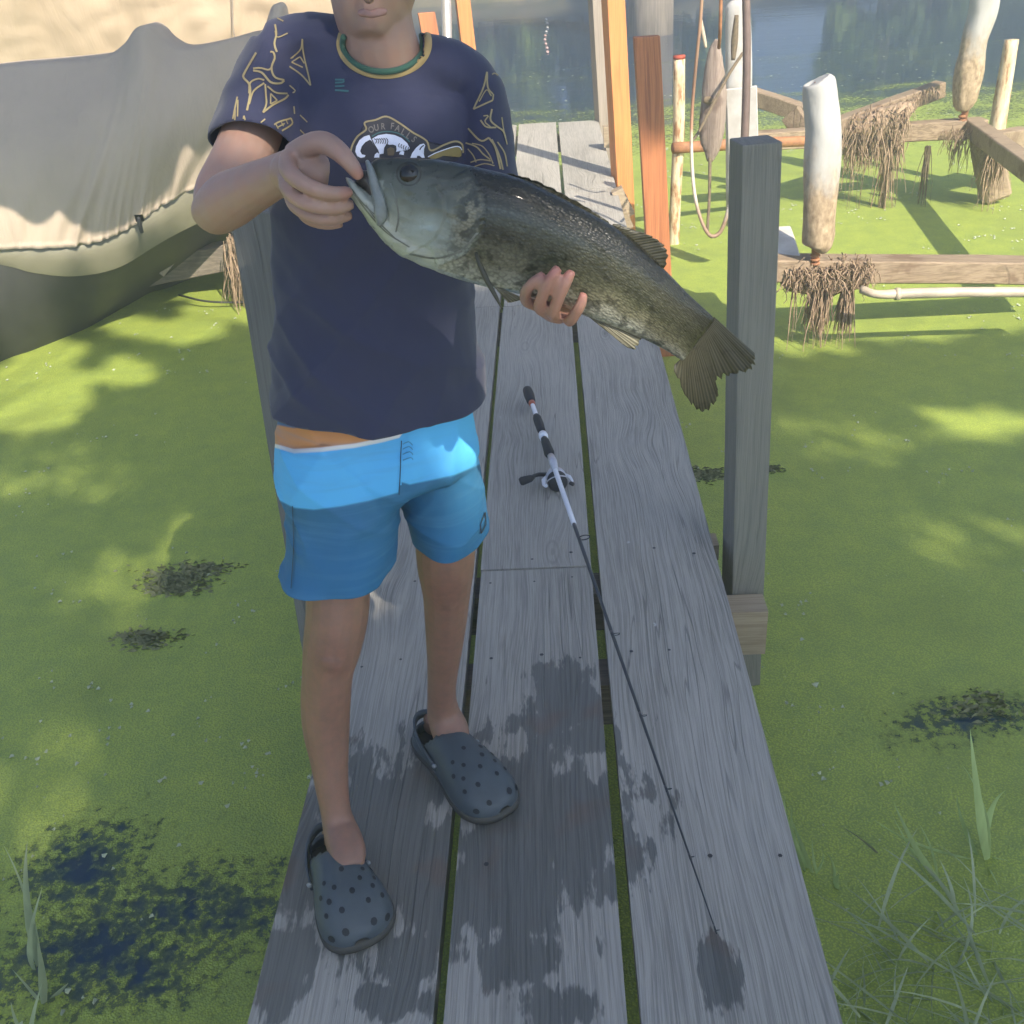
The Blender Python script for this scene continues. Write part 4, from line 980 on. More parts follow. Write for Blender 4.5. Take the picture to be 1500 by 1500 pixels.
def glyphs(text, places, size, mat, name, parent, bvh):
    out = MB()
    for ch, (x, y, rot) in zip(text, places):
        if ch == ' ': continue
        cu = bpy.data.curves.new('g', 'FONT'); cu.body = ch; cu.size = size; cu.align_x = 'CENTER'; cu.offset = .02*size; cu.resolution_u = 3
        o = bpy.data.objects.new('g', cu); COL.objects.link(o)
        dg = bpy.context.evaluated_depsgraph_get(); me = o.evaluated_get(dg).to_mesh()
        c, s_ = math.cos(rot), math.sin(rot); v = []; ok = True
        for q in me.vertices:
            gx, gy = q.co.x*.8, q.co.y-size*.36
            p = on(bvh, x+gx*c+gy*s_, y+gx*s_-gy*c, .0022)
            if p is None: ok = False; break
            v.append(p)
        if ok: out.add(v, [tuple(f.vertices) for f in me.polygons])
        o.evaluated_get(dg).to_mesh_clear(); bpy.data.objects.remove(o); bpy.data.curves.remove(cu)
    return obj(name, out.get(), mat, parent, smooth=False)
glyphs('OUR', [(*zr([(418, 250)])[0], -.30), (*zr([(456, 236)])[0], -.16), (*zr([(505, 226)])[0], -.02)], 13, M['print_grey'], 'arched_lettering', shirt, bvh_shirt)
glyphs('FALLS', [(*zr([(572, 224)])[0], .12), (*zr([(612, 240)])[0], .3), (*zr([(652, 266)])[0], .48), (*zr([(690, 293)])[0], .6), (*zr([(730, 320)])[0], .7)], 13, M['print_grey'], 'arched_lettering', shirt, bvh_shirt)

# shorts
mb = MB()
A_((553, 575, 1.32, 136, .084), (553, 620, 1.32, 142, .090), (555, 660, 1.315, 148, .096), (560, 700, 1.31, 140, .09), (572, 716, 1.31, 90, .07), n=30)
A_((490, 645, 1.30, 82, .080), (496, 700, 1.285, 88, .088), (503, 745, 1.275, 80, .085), (503, 790, 1.265, 77, .082), (496, 830, 1.258, 71, .08), (488, 862, 1.255, 72, .08), (487, 872, 1.255, 73, .08), n=28)
A_((636, 640, 1.335, 58, .066), (645, 690, 1.345, 63, .080), (652, 740, 1.355, 61, .08), (657, 790, 1.365, 58, .077), (658, 812, 1.37, 58, .077), n=28)
vs, fs = remesh(mb.get(), .0042, 10, .5)
def shfold(p):
    x, y = proj(p)
    d = .008*noise.noise(Vector((p.x*7+p.z*4, p.y*7, p.z*3+4)))+.0045*noise.noise(Vector((p.x*18-p.z*12, p.y*16, p.z*7)))
    d += .006*max(0, noise.noise(Vector(((x-590)*.02+(y-650)*.03, p.y*5, 2))))*max(0, 1-abs(x-590)/120)
    d += .006*(1-abs(noise.noise(Vector((p.x*8-p.z*5, p.y*7, p.z*3+3)))))**5+.004*(1-abs(noise.noise(Vector((p.x*12+p.z*11, p.y*9, p.z*4+1)))))**6
    if x < 585: d += .006*math.sin(x*.06+1)*max(0, (y-760)/110)
    else: d += .004*math.sin(x*.07)*max(0, (y-730)/90)
    return d
vs, fs = ruffle((vs, fs), shfold)
z1, z2 = P(487, 846, 1.255).z, P(658, 786, 1.37).z
vs, keep = cutmesh(vs, fs, [(Vector((0, 0, z1+.010)), Vector((0, 0, -1)), lambda c: c.z < z1+.05 and proj(c)[0] < 588), (Vector((0, 0, z2+.010)), Vector((0, 0, -1)), lambda c: c.z < z2+.05 and proj(c)[0] >= 588)])
shorts = obj('shorts', (vs, keep), M['shorts'], boy); thick(shorts, .0025)
bvh_shorts = BVHTree.FromPolygons([tuple(p) for p in vs], keep)
band = []
for p in vs:
    x, y = proj(p)
    if x < 586:
        yb = np.interp(x, [400, 430, 460, 500, 540, 583], [728, 744, 747, 742, 734, 722]); yt = np.interp(x, [400, 430, 470, 520, 560, 590], [655, 664, 662, 656, 648, 640])
    else:
        yb = np.interp(x, [586, 600, 630, 665, 700, 715], [706, 710, 704, 697, 682, 672]); yt = np.interp(x, [586, 600, 640, 690, 715], [640, 622, 600, 580, 562])
    band.append((y-yb) if y > yb else (y-yb)/(yb-yt)*79.0)
fattr(shorts, 'band', band)
one('seam', bvh_shorts, [(588, 645), (586, 690), (584, 724)], 1.4, M['shorts_line'], shorts, off=.0022)
one('seam', bvh_shorts, [(430, 740), (432, 800), (428, 862)], 1.1, M['shorts_line'], shorts, off=.0022)
sl = MB()
for a, b in (((712, 750), (705, 768)), ((705, 768), (706, 781)), ((706, 781), (713, 768)), ((713, 768), (712, 750))): ribbon(sl, bvh_shorts, [(a[0]-3, a[1]), (b[0]-3, b[1])], 1.2, False, .0022)
obj('diamond_print', sl.get(), M['print_black'], shorts)
M['lace'] = simple('blue_cord', (.05, .26, .46), None, 60, .7, .1)
for i in range(4): one('lacing', bvh_shorts, [(590, 650+i*8), (598+i, 646+i*8), (604, 652+i*7)], 1.4, M['lace'], shorts, off=.003)
wpatch = MB(); patch(wpatch, bvh_shorts, [(407, 594), (415, 600), (410, 616), (406, 612)], .0025, 4); obj('side_print', wpatch.get(), M['print_white'], shorts)

# clogs
def clog(heel, toe, Wd, flip):
    heel, toe = Vector(heel), Vector(toe); heel.z = toe.z = 0
    fx = (toe-heel); L = fx.length; fx.normalize(); fy = Vector((-fx.y, fx.x, 0)); up = Vector((0, 0, 1))
    tt = [0, .03, .09, .18, .3, .42, .55, .68, .8, .89, .95, .985, 1.0]
    hw = [.30, .52, .66, .72, .73, .77, .88, .98, 1.0, .90, .70, .46, .22]
    hh = [.040, .048, .052, .054, .080, .088, .086, .080, .070, .058, .047, .037, .028]
    sh = [0, 0, 0, .0, .0, .03, .06, .10, .12, .10, .06, .03, .0]
    N = 20; ns = 44
    R = crom(list(zip(tt, hw, hh, sh)), ns)
    def pt(t, w_, h, s_, a):
        ca, sa = math.cos(a), math.sin(a)
        yy = math.copysign(abs(ca)**.72, ca)*w_*Wd/2+s_*flip*Wd*.3; zz = .012+max(0, sa)**.8*(h-.012)
        return heel+fx*(t*L)+fy*yy+up*zz
    v = []; f = []
    for r in R:
        for k in range(N+1): v.append(pt(max(0, min(1, r[0])), r[1], r[2], r[3], math.pi*k/N))
    for i in range(ns-1):
        for k in range(N):
            t = R[i][0]; a = math.pi*(k+.5)/N
            lim = .95 if t < .20 else .95*max(0, (.34-t)/.14)**.5 if t < .34 else -1
            if t > .02 and abs(a-math.pi/2) < lim: continue
            q = i*(N+1)+k; f.append((q, q+1, q+N+2, q+N+1))
    f.append(tuple(range(N, -1, -1)))
    root = obj('clog', (v, f), M['clog'], boy); thick(root, .006)
    sm = MB(); v = []; f = []
    for z_, k_ in ((0.0, .93), (.005, 1.02), (.017, 1.03), (.020, .97)):
        for s_ in (1, -1):
            for r in (R if s_ == 1 else R[::-1]): v.append(heel+fx*(L*.5+(max(-.005, min(1.005, r[0]))-.5)*L*k_)+fy*(s_*r[1]*Wd/2*k_+r[3]*flip*Wd*.3)+up*z_)
    m_ = 2*ns
    for l in range(3):
        for k in range(m_): a, b = l*m_+k, l*m_+(k+1) % m_; f.append((a, b, b+m_, a+m_))
    f.append(tuple(range(m_-1, -1, -1))); f.append(tuple(3*m_+k for k in range(m_)))
    obj('sole', (v, f), M['clogsole'], root)
    for t, al in ((.58, .62), (.60, 1.1), (.57, 1.57), (.60, 2.05), (.66, .85), (.68, 1.32), (.67, 1.80), (.66, 2.3), (.745, 1.05), (.75, 1.55), (.745, 2.05), (.82, .80), (.825, 1.3), (.83, 1.8), (.82, 2.3), (.93, .45), (.95, 1.1), (.95, 2.0), (.93, 2.7)):
        i = int(np.argmin(np.abs(R[:, 0]-t))); r = R[i]
        p = pt(*r, al); du = (pt(*r, al+.05)-p).normalized(); r2 = R[min(i+1, ns-1)]; dv = (pt(*r2, al)-p).normalized(); n_ = du.cross(dv).normalized()
        if n_.z < 0: n_ = -n_
        dv = n_.cross(du); rr = (.0042 if t < .9 else .0055)*random.uniform(.85, 1.15)
        v = [p+n_*.0007+du*(rr*math.cos(b))+dv*(rr*math.sin(b)*1.15) for b in [j*math.pi/4 for j in range(8)]]
        obj('vent_hole_disc', (v, [tuple(range(8))]), M['hole_shade'], root, smooth=False)  # flat dark disc painted for the shade inside each hole
    # strap folded round the heel, with pale rivets
    v = []; f = []
    for i in range(25):
        a = math.pi*i/24; x_ = .44-.44*math.sin(a)*1.03; y_ = math.cos(a)*.80*Wd/2
        for h in (.030+.018*math.sin(a), .046+.020*math.sin(a)): v.append(heel+fx*(x_*L)+fy*y_+up*h)
    for i in range(24): f.append((2*i, 2*i+1, 2*i+3, 2*i+2))
    st_ = obj('strap', (v, f), M['clog'], root); thick(st_, .004, 0)
    for s_ in (-1, 1):
        obj('rivet', ball(heel+fx*(.44*L)+fy*(s_*.83*Wd/2)+up*.044, (.005, .004, .005), 8, 6), simple('pale_rivet', (.28, .3, .3)), root)
    return root
clog(PZ(474, 1216, .05), PZ(533, 1392, 0), .122, 1)
clog(PZ(617, 1052, .05), PZ(741, 1198, 0), .118, -1)
# ------------------------------------------------------------------ the fish
FY = 1.0
fish = thing('fish', 'large dark green bass with a pale belly and open mouth held by two hands', 'fish', P(760, 350, FY))
def pairloft(pairs, th, n=26, k=60, Y=FY, sq=.85):
    A = crom([(*a, *b, t) for (a, b), t in zip(pairs, th)], k); v = []; f = []
    for r in A:
        a, b = P(r[0], r[1], Y), P(r[2], r[3], Y); c = (a+b)/2; h = (a-b)/2; d = (c-CAM).normalized()
        for i in range(n):
            q = 2*math.pi*i/n; cx, sx = math.cos(q), math.sin(q)
            v.append(c+h*cx+d*(max(r[4], .0008)*math.copysign(abs(sx)**sq, sx)))
    for i in range(k-1):
        for j in range(n): a, b = i*n+j, i*n+(j+1) % n; f.append((a, b, b+n, a+n))
    f.append(tuple(range(n))); f.append(tuple((k-1)*n+j for j in range(n)))
    return v, f
PRS = [((543, 238), (538, 258)), ((556, 232), (544, 286)), ((578, 231), (550, 322)), ((615, 232), (570, 358)), ((660, 236), (612, 387)), ((710, 247), (655, 404)), ((760, 260), (702, 418)),
       ((810, 283), (752, 429)), ((860, 309), (807, 443)), ((905, 335), (857, 463)), ((945, 367), (902, 480)), ((980, 401), (938, 495)), ((1008, 430), (965, 508)), ((1030, 450), (984, 519)), ((1048, 466), (1000, 530))]
THK = [.005, .013, .020, .027, .032, .035, .036, .035, .033, .030, .026, .021, .016, .011, .005]
mb = MB(); mb.add(*pairloft(PRS, THK, 30, 90))
JW = [((505, 258), (509, 268)), ((514, 262), (513, 284)), ((528, 272), (526, 306)), ((546, 286), (544, 332)), ((572, 312), (566, 358)), ((606, 340), (592, 378)), ((640, 350), (620, 388))]
mb.add(*pairloft(JW, [.007, .014, .018, .021, .024, .026, .026], 22, 40, FY+.002))
vs, fs = remesh(mb.get(), .0020, 3, .5)
CT = np.array([((a[0]+b[0])/2, (a[1]+b[1])/2) for a, b in PRS]); HV = np.array([((a[0]-b[0])/2, (a[1]-b[1])/2) for a, b in PRS])
CTr = crom([(*c, *h) for c, h in zip(CT, HV)], 200)
seg = np.r_[0, np.cumsum(np.linalg.norm(np.diff(CTr[:, :2], axis=0), axis=1))]; seg /= seg[-1]
GILL = crom([(688, 246), (704, 280), (708, 312), (700, 345), (680, 372), (640, 390)], 60)
GL2 = crom([(640, 268), (652, 300), (648, 330), (628, 356), (596, 372)], 50)
def fishst(p):
    x, y = proj(p); rel = np.array((x, y))-CTr[:, :2]; hv = CTr[:, 2:]; hl = np.linalg.norm(hv, axis=1)
    ax_ = np.stack((-hv[:, 1], hv[:, 0]), 1)/hl[:, None]
    i = int(np.argmin(np.abs((rel*ax_).sum(1))+.15*np.linalg.norm(rel, axis=1))); return x, y, float(seg[i]-(rel[i]*ax_[i]).sum()/640*(1 if ax_[i][0] < 0 else -1)), float((rel[i]*hv[i]).sum()/hl[i]**2)
ST = [fishst(p) for p in vs]
An, Nn = vnormals(vs, fs); nv = []
for p, n_, (x, y, s, t) in zip(vs, Nn, ST):
    d = 0.0
    for G_, amp, wd in ((GILL, .0034, 34), (GL2, .0016, 16)):
        rel = np.array((x, y))-G_; dd = np.hypot(rel[:, 0], rel[:, 1]); i = int(np.argmin(dd))
        if dd[i] < wd and 0 < i < len(G_)-1:
            tg = G_[min(i+1, len(G_)-1)]-G_[i-1]; sd_ = tg[0]*rel[i][1]-tg[1]*rel[i][0]
            if sd_ > 0: d += amp*(1-dd[i]/wd)
            elif dd[i] < 5: d -= amp*.5*(1-dd[i]/5)
    if s < .28: d += .0009*noise.noise(p*70)+.0008*noise.noise(Vector((x*.05, y*.12, 0)))
    nv.append(p+Vector(n_)*d)
fb = obj('body', (nv, fs), M['fish'], fish)
def lerp(a, b, u): u = min(1, max(0, u)); return np.array(a)*(1-u)+np.array(b)*u
tint = []
for p, (x, y, s, t) in zip(nv, ST):
    nz = noise.noise(p*45); n2 = noise.noise(p*14); n3 = noise.noise(p*110)
    tt_ = t+.12*nz+.07*n2
    back = (.024, .024, .017); side = (.085, .088, .05); low = (.16, .155, .10); belly = (.46, .46, .38)
    ch = lerp((.045, .05, .038), (.10, .11, .08), (.72-tt_)/.5); ch = lerp(ch, (.22, .245, .20), (.18-tt_)/.5); ch = lerp(ch, (.40, .42, .35), (-.42-tt_)/.35)
    e = math.hypot((x-630)/38, (y-330)/36); ch = lerp(ch, (.36, .43, .40), (1.0-e+.7*nz)*.9)
    ch = lerp(ch, (.07, .075, .055), .8*max(0, 1-math.hypot((x-655)/30, (y-285)/26)+.3*nz))
    g = math.hypot((x-683)/26, (y-320)/46); ch = lerp(ch, (.26, .24, .16) if n3 > .05 else (.05, .05, .034), (1.15-g+.35*nz)*1.1)
    if x < 562 and y > 264: ch = lerp(ch, (.34, .37, .32), .6+.3*nz)
    c = lerp(back, side, (.62-tt_)/.5); c = lerp(c, low, (-.25-tt_)/.25); c = lerp(c, belly, (-.58-tt_)/.3)
    bandm = math.exp(-((t-.02+.1*nz)/.24)**2)*(.5+.5*max(0, min(1, .5+2*n2))); c = lerp(c, (.018, .02, .014), bandm*.75)
    if .3 < s < .62: c = lerp(c, (.14, .155, .13), .55*max(0, 1-abs(t-.36+.05*n2)/.10)*max(0, min(1, .6+nz)))
    if n3 > .30 and t < .0: c = c*.5
    if s > .85: c = lerp(c, (.05, .05, .03), .5)
    gi = int(np.argmin(np.abs(GILL[:, 1]-y))); gx = GILL[gi][0] if 246 < y < 390 else (686 if y <= 246 else 640)
    c = lerp(ch, c, (x-gx+4)/10+.3*nz)
    tint.append(np.array(c)*(.8 if s > .27 else .92))
cattr(fb, 'tint', tint)
a = fb.data.attributes.new('fs', 'FLOAT_VECTOR', 'POINT'); a.data.foreach_set('vector', np.array([(s, t, 0) for _, _, s, t in ST], np.float32).ravel())
bvh_fish = BVHTree.FromPolygons([tuple(p) for p in nv], fs)
# eye
ec = on(bvh_fish, 599, 255, -.0045); ey = obj('eye', ball(ec, (.0104, .0078, .0098), 18, 12), M['eye'], fish)
rg = MB(); ribbon(rg, bvh_fish, [(599+17.5*math.cos(a), 255+16.5*math.sin(a)) for a in np.linspace(0, 2*math.pi, 26)], 2.6, off=.0006)
obj('eye_ring', rg.get(), simple('olive_eye_ring', (.06, .058, .04), None, 40, .25, .1), fish)
# jaw bone and mouth
obj('jaw', ptube([(538, 237, FY-.008, 3, .003), (543, 250, FY-.0145, 5.5, .004), (549, 272, FY-.0185, 7.5, .004), (556, 296, FY-.0225, 9, .004), (558, 316, FY-.0235, 9.5, .004), (555, 330, FY-.0235, 4, .003)], 14, 30), M['jaw'], fish)
obj('mouth_lining', pairloft([((528, 250), (520, 268)), ((538, 250), (533, 280)), ((548, 262), (544, 300)), ((556, 285), (552, 315))], [.010, .013, .015, .012], 14, 14, FY+.002), M['mouth'], fish)
lp = MB(); ribbon(lp, bvh_fish, [(507, 258), (518, 264), (532, 274), (548, 290), (560, 312)], 4, off=.0012); obj('lip', lp.get(), M['jaw'], fish)
for ps, w_ in (([(572, 268), (580, 292), (584, 318), (580, 340)], 3), ([(520, 285), (540, 312), (566, 340), (600, 362)], 2.4), ([(516, 278), (534, 300), (558, 322)], 2), ([(600, 372), (640, 378), (676, 366), (700, 340)], 3.4), ([(536, 300), (552, 322), (580, 350)], 2)):
    one('cheek_ridge', bvh_fish, ps, w_*.8, M['ridge'], fish, off=.0004)

def fin(name, base, tip, nray, mat, Y=FY, ny=10, amp=.0003, curve=0.0, zig=2.5):
    B = crom(base, nray*4+1); T_ = crom(tip, nray*4+1); v = []; f = []; ru = []
    for i in range(nray*4+1):
        jag = zig*(.5+.5*math.cos(2*math.pi*i/4))+random.uniform(-1, 1)*zig*.6
        for j in range(ny+1):
            r = j/ny; q = B[i]*(1-r)+T_[i]*r; d = T_[i]-B[i]; L = max(np.linalg.norm(d), 1e-6); q = q - d/L*jag*r*r
            Yj = Y+amp*math.cos(2*math.pi*i/4)*(.4+r)+curve*r*r+.003*noise.noise(Vector((i*.12, r*1.5, len(name))))*r
            v.append(P(q[0], q[1], Yj)); ru.append(i/4)
    for i in range(nray*4):
        for j in range(ny): a = i*(ny+1)+j; f.append((a, a+1, a+ny+2, a+ny+1))
    o = obj(name, (v, f), mat, fish); fattr(o, 'ru', ru); thick(o, .0008, 0); return o
fin('tail_fin', [(1046, 464), (1037, 479), (1026, 494), (1012, 510), (996, 527)], [(1108, 520), (1102, 541), (1076, 549), (1050, 558), (1052, 582), (1032, 603), (1010, 590), (984, 538)], 17, M['fin'], ny=16, zig=5)
fin('dorsal_fin', [(896, 331), (915, 343), (935, 360), (952, 378), (966, 396)], [(899, 327), (940, 340), (968, 354), (979, 374), (968, 408)], 10, M['fin'])
fin('spiny_dorsal_fin', [(742, 257), (780, 270), (820, 291), (858, 311), (890, 330)], [(744, 253), (784, 264), (826, 284), (866, 307), (894, 327)], 9, M['fin'], zig=1.5)
fin('anal_fin', [(860, 462), (875, 468), (892, 474), (906, 478)], [(893, 488), (926, 512), (940, 492), (936, 479)], 9, M['palefin'], Y=FY-.004)
obj('pectoral_fin', ptube([(697, 370, FY-.036, 2.5, .0015), (703, 388, FY-.042, 4, .0018), (714, 412, FY-.046, 3.8, .0016), (726, 434, FY-.05, 2.8, .0012), (736, 453, FY-.052, 1, .0008)], 10, 24), M['fin'], fish)
fin('pelvic_fin', [(722, 418), (730, 421), (738, 424)], [(745, 444), (762, 440), (768, 438)], 4, M['palefin'], Y=FY-.012, ny=6, zig=1)

# ------------------------------------------------------------------ the fishing rod on the planks
rod = thing('fishing_rod', 'white and black fishing rod with a silver reel lying on the planks', 'fishing rod', PZ(820, 700, 0))
def rp(t):
    x = 773+(1050-773)*t; y = 573+(1368-573)*t
    z = np.interp(t, [0, .1, .25, .45, 1], [.045, .062, .055, .03, .006]); return PZ(x, y, z)
def rseg(name, t0, t1, r0, r1, mat, par=rod, k=8, n=12):
    pts = [rp(t0+(t1-t0)*i/(k-1)) for i in range(k)]; return obj(name, tube(pts, [r0+(r1-r0)*i/(k-1) for i in range(k)], n), mat, par)
rseg('blank', .012, .245, .0072, .0066, M['rodwhite'], k=16)
rseg('blank_tip', .24, 1.0, .0050, .0010, M['roddark'], k=60, n=8)
cap_ = obj('butt_cap', tube([rp(-.006), rp(-.002), rp(.006), rp(.018), rp(.022)], [.006, .015, .0165, .0145, .010], 16), M['eva'], rod)
obj('trim_ring', tube([rp(.021), rp(.026)], [.011, .009], 14), simple('red_trim', (.5, .12, .06), None, 40, .4, 0), cap_)
obj('grip', tube([rp(t) for t in (.046, .05, .06, .072, .080)], [.010, .013, .0135, .0125, .010], 16), M['eva'], rod)
obj('grip', tube([rp(t) for t in (.088, .092, .104, .114, .119)], [.010, .012, .0135, .015, .011], 16), M['eva'], rod)
obj('hood', tube([rp(t) for t in (.079, .082, .088)], [.0125, .014, .0125], 14), M['rodwhite'], rod)
rc = rp(.133)+Vector((.004, 0, -.008)); ax = (rp(.2)-rp(.08)).normalized(); sx = Vector((0, 0, 1)).cross(ax).normalized()
reel = obj('reel', tube([rp(.122)+Vector((0, 0, .004)), rp(.133)+Vector((0, 0, .006)), rp(.146)+Vector((0, 0, .002))], [.010, .012, .009], 14), M['silver'], rod)
obj('foot', tube([rp(.133)-Vector((0, 0, .005)), rp(.133)-Vector((0, 0, .028))-sx*.004], [.006, .008], 10), M['silver'], reel)
bc = rp(.133)-Vector((0, 0, .034))+sx*.004
rb = MB(); rb.add(*ball(bc, (.022, .022, .02), 18, 12)); obj('gearbox', rb.get(), M['silver'], reel)
sp0 = bc+ax*.012; sp1 = bc+ax*.062
obj('rotor', tube([bc+ax*.008, bc+ax*.014, bc+ax*.030], [.020, .029, .026], 22), M['silver'], reel)
obj('spool', tube([bc+ax*.028, bc+ax*.031, bc+ax*.034, bc+ax*.052, bc+ax*.055, bc+ax*.060], [.026, .027, .021, .021, .027, .022], 22), M['black'], reel)
for s_ in (-1, 1):
    obj('bail_arm', tube([bc+ax*.012+sx*s_*.024, bc+ax*.03+sx*s_*.036, bc+ax*.052+sx*s_*.038, bc+ax*.064+sx*s_*.034], [.006, .007, .0065, .005], 10), M['rodwhite'], reel)
bw = [bc+ax*(.060+.012*math.sin(a))+sx*(.036*math.cos(a))+Vector((0, 0, .032*math.sin(a))) for a in np.linspace(0, math.pi, 20)]
obj('bail_wire', tube(bw, [.0016]*20, 8), M['silver'], reel)
obj('line_roller', tube([bc+ax*.062+sx*.034, bc+ax*.072+sx*.040], [.006, .005], 10), M['black'], reel)
up_ = Vector((0, 0, 1))
obj('handle_arm', tube([bc-sx*.018, bc-sx*.045+up_*.004, bc-sx*.062+ax*.016+up_*.01, bc-sx*.070+ax*.028+up_*.012], [.006, .006, .0055, .005], 10), M['black'], reel)
obj('handle_knob', tube([bc-sx*.064+ax*.026+up_*.012, bc-sx*.072+ax*.031+up_*.012, bc-sx*.098+ax*.034+up_*.008, bc-sx*.104+ax*.034+up_*.006], [.006, .010, .0125, .009], 14), M['eva'], reel)
for t, r in ((.272, .014), (.45, .008), (.60, .006), (.735, .005), (.86, .0035), (.995, .003)):
    c_ = rp(t)+sx*r*.9+Vector((0, 0, .002)); rr = [c_+(sx*math.cos(a)+(ax*.55+up_*.8).normalized()*math.sin(a))*r for a in np.linspace(0, 2*math.pi, 20)]
    g_ = MB(); g_.add(*tube(rr, [max(.0007, r*.11)]*20, 6, cap=False)); g_.add(*tube([rp(t-.012), c_-sx*r*.9], [.0012, .0009], 6)); g_.add(*tube([rp(t-.008), rp(t+.004)], [.0058-.004*t, .0054-.004*t], 8))
    obj('line_guide', g_.get(), M['roddark'], rod)

# ------------------------------------------------------------------ reeds, grass and floating bits
def blade(mb, base, tip, w, bend=None, k=9):
    base, tip = Vector(base), Vector(tip); L = (tip-base).length; bend = bend or Vector((random.gauss(0, .1), random.gauss(0, .1), .12))*L
    sd_ = (tip-base).cross(Vector((random.gauss(0, .4), 1, .2))).normalized(); v = []; f = []
    for i in range(k+1):
        t = i/k; p = base.lerp(tip, t)+bend*(4*t*(1-t))*.5; ww = w*(.35+1.3*t if t < .3 else .74*(1-(t-.3)/.7)**.8+.01)
        nn = (tip-base).cross(sd_).normalized(); v += [p-sd_*ww*.5, p+nn*ww*.12, p+sd_*ww*.5]
    for i in range(k):
        for j in range(2): a = i*3+j; f.append((a, a+1, a+4, a+3))
    mb.add(v, f)
def reed(label, basepx, tips, mat, zb=WZ-.02, group=None):
    b = PZ(*basepx, zb); root = thing('reed', label, 'reed', b, group)
    for tx, ty, dY, w in tips:
        mb = MB(); blade(mb, b+Vector((random.uniform(-.012, .012), random.uniform(-.01, .01), 0)), P(tx, ty, b.y+dY), w*1.5); obj('leaf', mb.get(), mat, root)
    return root
reed('tall upright reed with two broad light green leaves', (1440, 1262), [(1421, 1068, -.02, .022), (1473, 1158, 0, .018), (1402, 1165, -.03, .008), (1408, 1118, -.01, .008), (1400, 1172, .02, .007), (1463, 1300, -.1, .008), (1280, 1200, -.05, .010), (1480, 1262, -.04, .009)], M['reed'])
reed('bright green reed with one long leaf leaning left', (1372, 1296), [(1309, 1175, -.02, .015), (1320, 1233, .0, .012), (1305, 1190, .02, .006), (1345, 1205, .0, .006)], M['reed'])
reed('small reed growing right against the dock edge', (1192, 1288), [(1150, 1166, -.01, .010), (1160, 1182, .0, .012), (1158, 1196, .01, .010), (1190, 1228, .0, .006), (1207, 1250, -.02, .006)], M['reed'])
reed('thin dry reed with a folded pale leaf', (1222, 1312), [(1230, 1279, -.03, .012), (1204, 1245, .0, .006), (1215, 1290, .02, .007)], M['reed'])
reed('drooping dry stalk lying across the duckweed', (1302, 1258), [(1227, 1207, .02, .007), (1340, 1290, -.05, .008)], M['drygrass'])
reed('dull green reed in the lower left corner', (58, 1420), [(4, 1236, .0, .014), (40, 1232, -.02, .016), (62, 1300, -.02, .012)], M['dimgrass'])
reed('bent reed with crossing leaves at the lower left', (60, 1478), [(100, 1440, .02, .013), (55, 1380, .0, .016), (18, 1420, .02, .010), (-10, 1500, .02, .01)], M['dimgrass'])
reed('short pale tipped reed at the very bottom left', (40, 1545), [(16, 1468, .0, .014), (62, 1440, .02, .010)], M['dimgrass'])
gm = MB()
for i in range(200):
    x = random.uniform(1185, 1560); y = random.uniform(1330, 1600)
    if x < 1240 and y < 1430: continue
    b = PZ(x, y, WZ+.0); a = random.uniform(0, 6.28); L = random.uniform(.08, .30)
    blade(gm, b, b+Vector((math.cos(a)*L*.8-.05, math.sin(a)*L*.5, random.uniform(.01, .16)*L*4)), random.uniform(.005, .013), k=6)
for ps in (((1160, 1372), (1330, 1500)), ((1178, 1300), (1420, 1440)), ((1240, 1300), (1360, 1410)), ((1100, 1360), (1260, 1490)), ((1290, 1240), (1430, 1370))):
    b = PZ(*ps[1], WZ+.05); t = P(*ps[0], b.y+.10); blade(gm, b, t, .012, k=10)
og = obj('grass', gm.get(), M['dimgrass']); tag(og, 'tangled dull grass spreading over the water beside the dock', 'grass', kind='stuff')
db_ = MB()
for i in range(3800):
    x = random.uniform(-3.2, 4.8); y = random.uniform(1.1, 9.5); 
    if -.55 < x < .42: continue
    cl = noise.noise(Vector((x*1.3, y*1.3, 9)))
    if random.random() > .25+cl: continue
    for q in range(random.choice((1, 1, 1, 2, 4))):
        px, py = x+random.gauss(0, .02), y+random.gauss(0, .02); r = random.uniform(.003, .0085)*(1+max(0, y-3)*.16); a0 = random.random()*6
        db_.add([(px+r*math.cos(a0+a)*(1 if k_ % 2 else .6), py+r*math.sin(a0+a), WZ+.008+.003*math.sin(a*2+a0)) for k_, a in enumerate([j*1.2566 for j in range(5)])], [(0, 1, 2, 3, 4)])
for i in range(380):
    y = 9.5+10*random.random()**1.6; x = random.uniform(-.12, .42)*y+random.gauss(0, .5); r = random.uniform(.006, .016); a0 = random.random()*6
    db_.add([(x+r*math.cos(a0+a), y+r*math.sin(a0+a)*1.2, WZ+.008) for a in [j*1.2566 for j in range(5)]], [(0, 1, 2, 3, 4)])
od = obj('floating_petals', db_.get(), M['fleck'], smooth=False); tag(od, 'pale petals and fluff flecks scattered over the duckweed', 'petals', kind='stuff')
al = MB()
for cx, cy, rx, ry, n_ in ((262, 848, 60, 16, 420), (300, 832, 45, 8, 200), (215, 936, 45, 14, 330), (1035, 695, 30, 9, 300), (1125, 688, 16, 4, 120), (255, 862, 40, 10, 250), (1440, 1035, 60, 25, 160), (330, 1330, 90, 40, 1)):
    for i in range(n_):
        p = PZ(cx+random.gauss(0, rx*.45), cy+random.gauss(0, ry*.5), WZ+.006); a = random.uniform(-.6, .6)+random.choice((0, 3.1)); L = random.uniform(.008, .03)
        d = Vector((math.cos(a), math.sin(a), 0))*L; s_ = Vector((-d.y, d.x, 0)).normalized()*.0016
        al.add([p-s_, p+d*.5+Vector((0, 0, random.uniform(.002, .01)))-s_*.6, p+d, p+d*.5+s_*2], [(0, 1, 2, 3)])
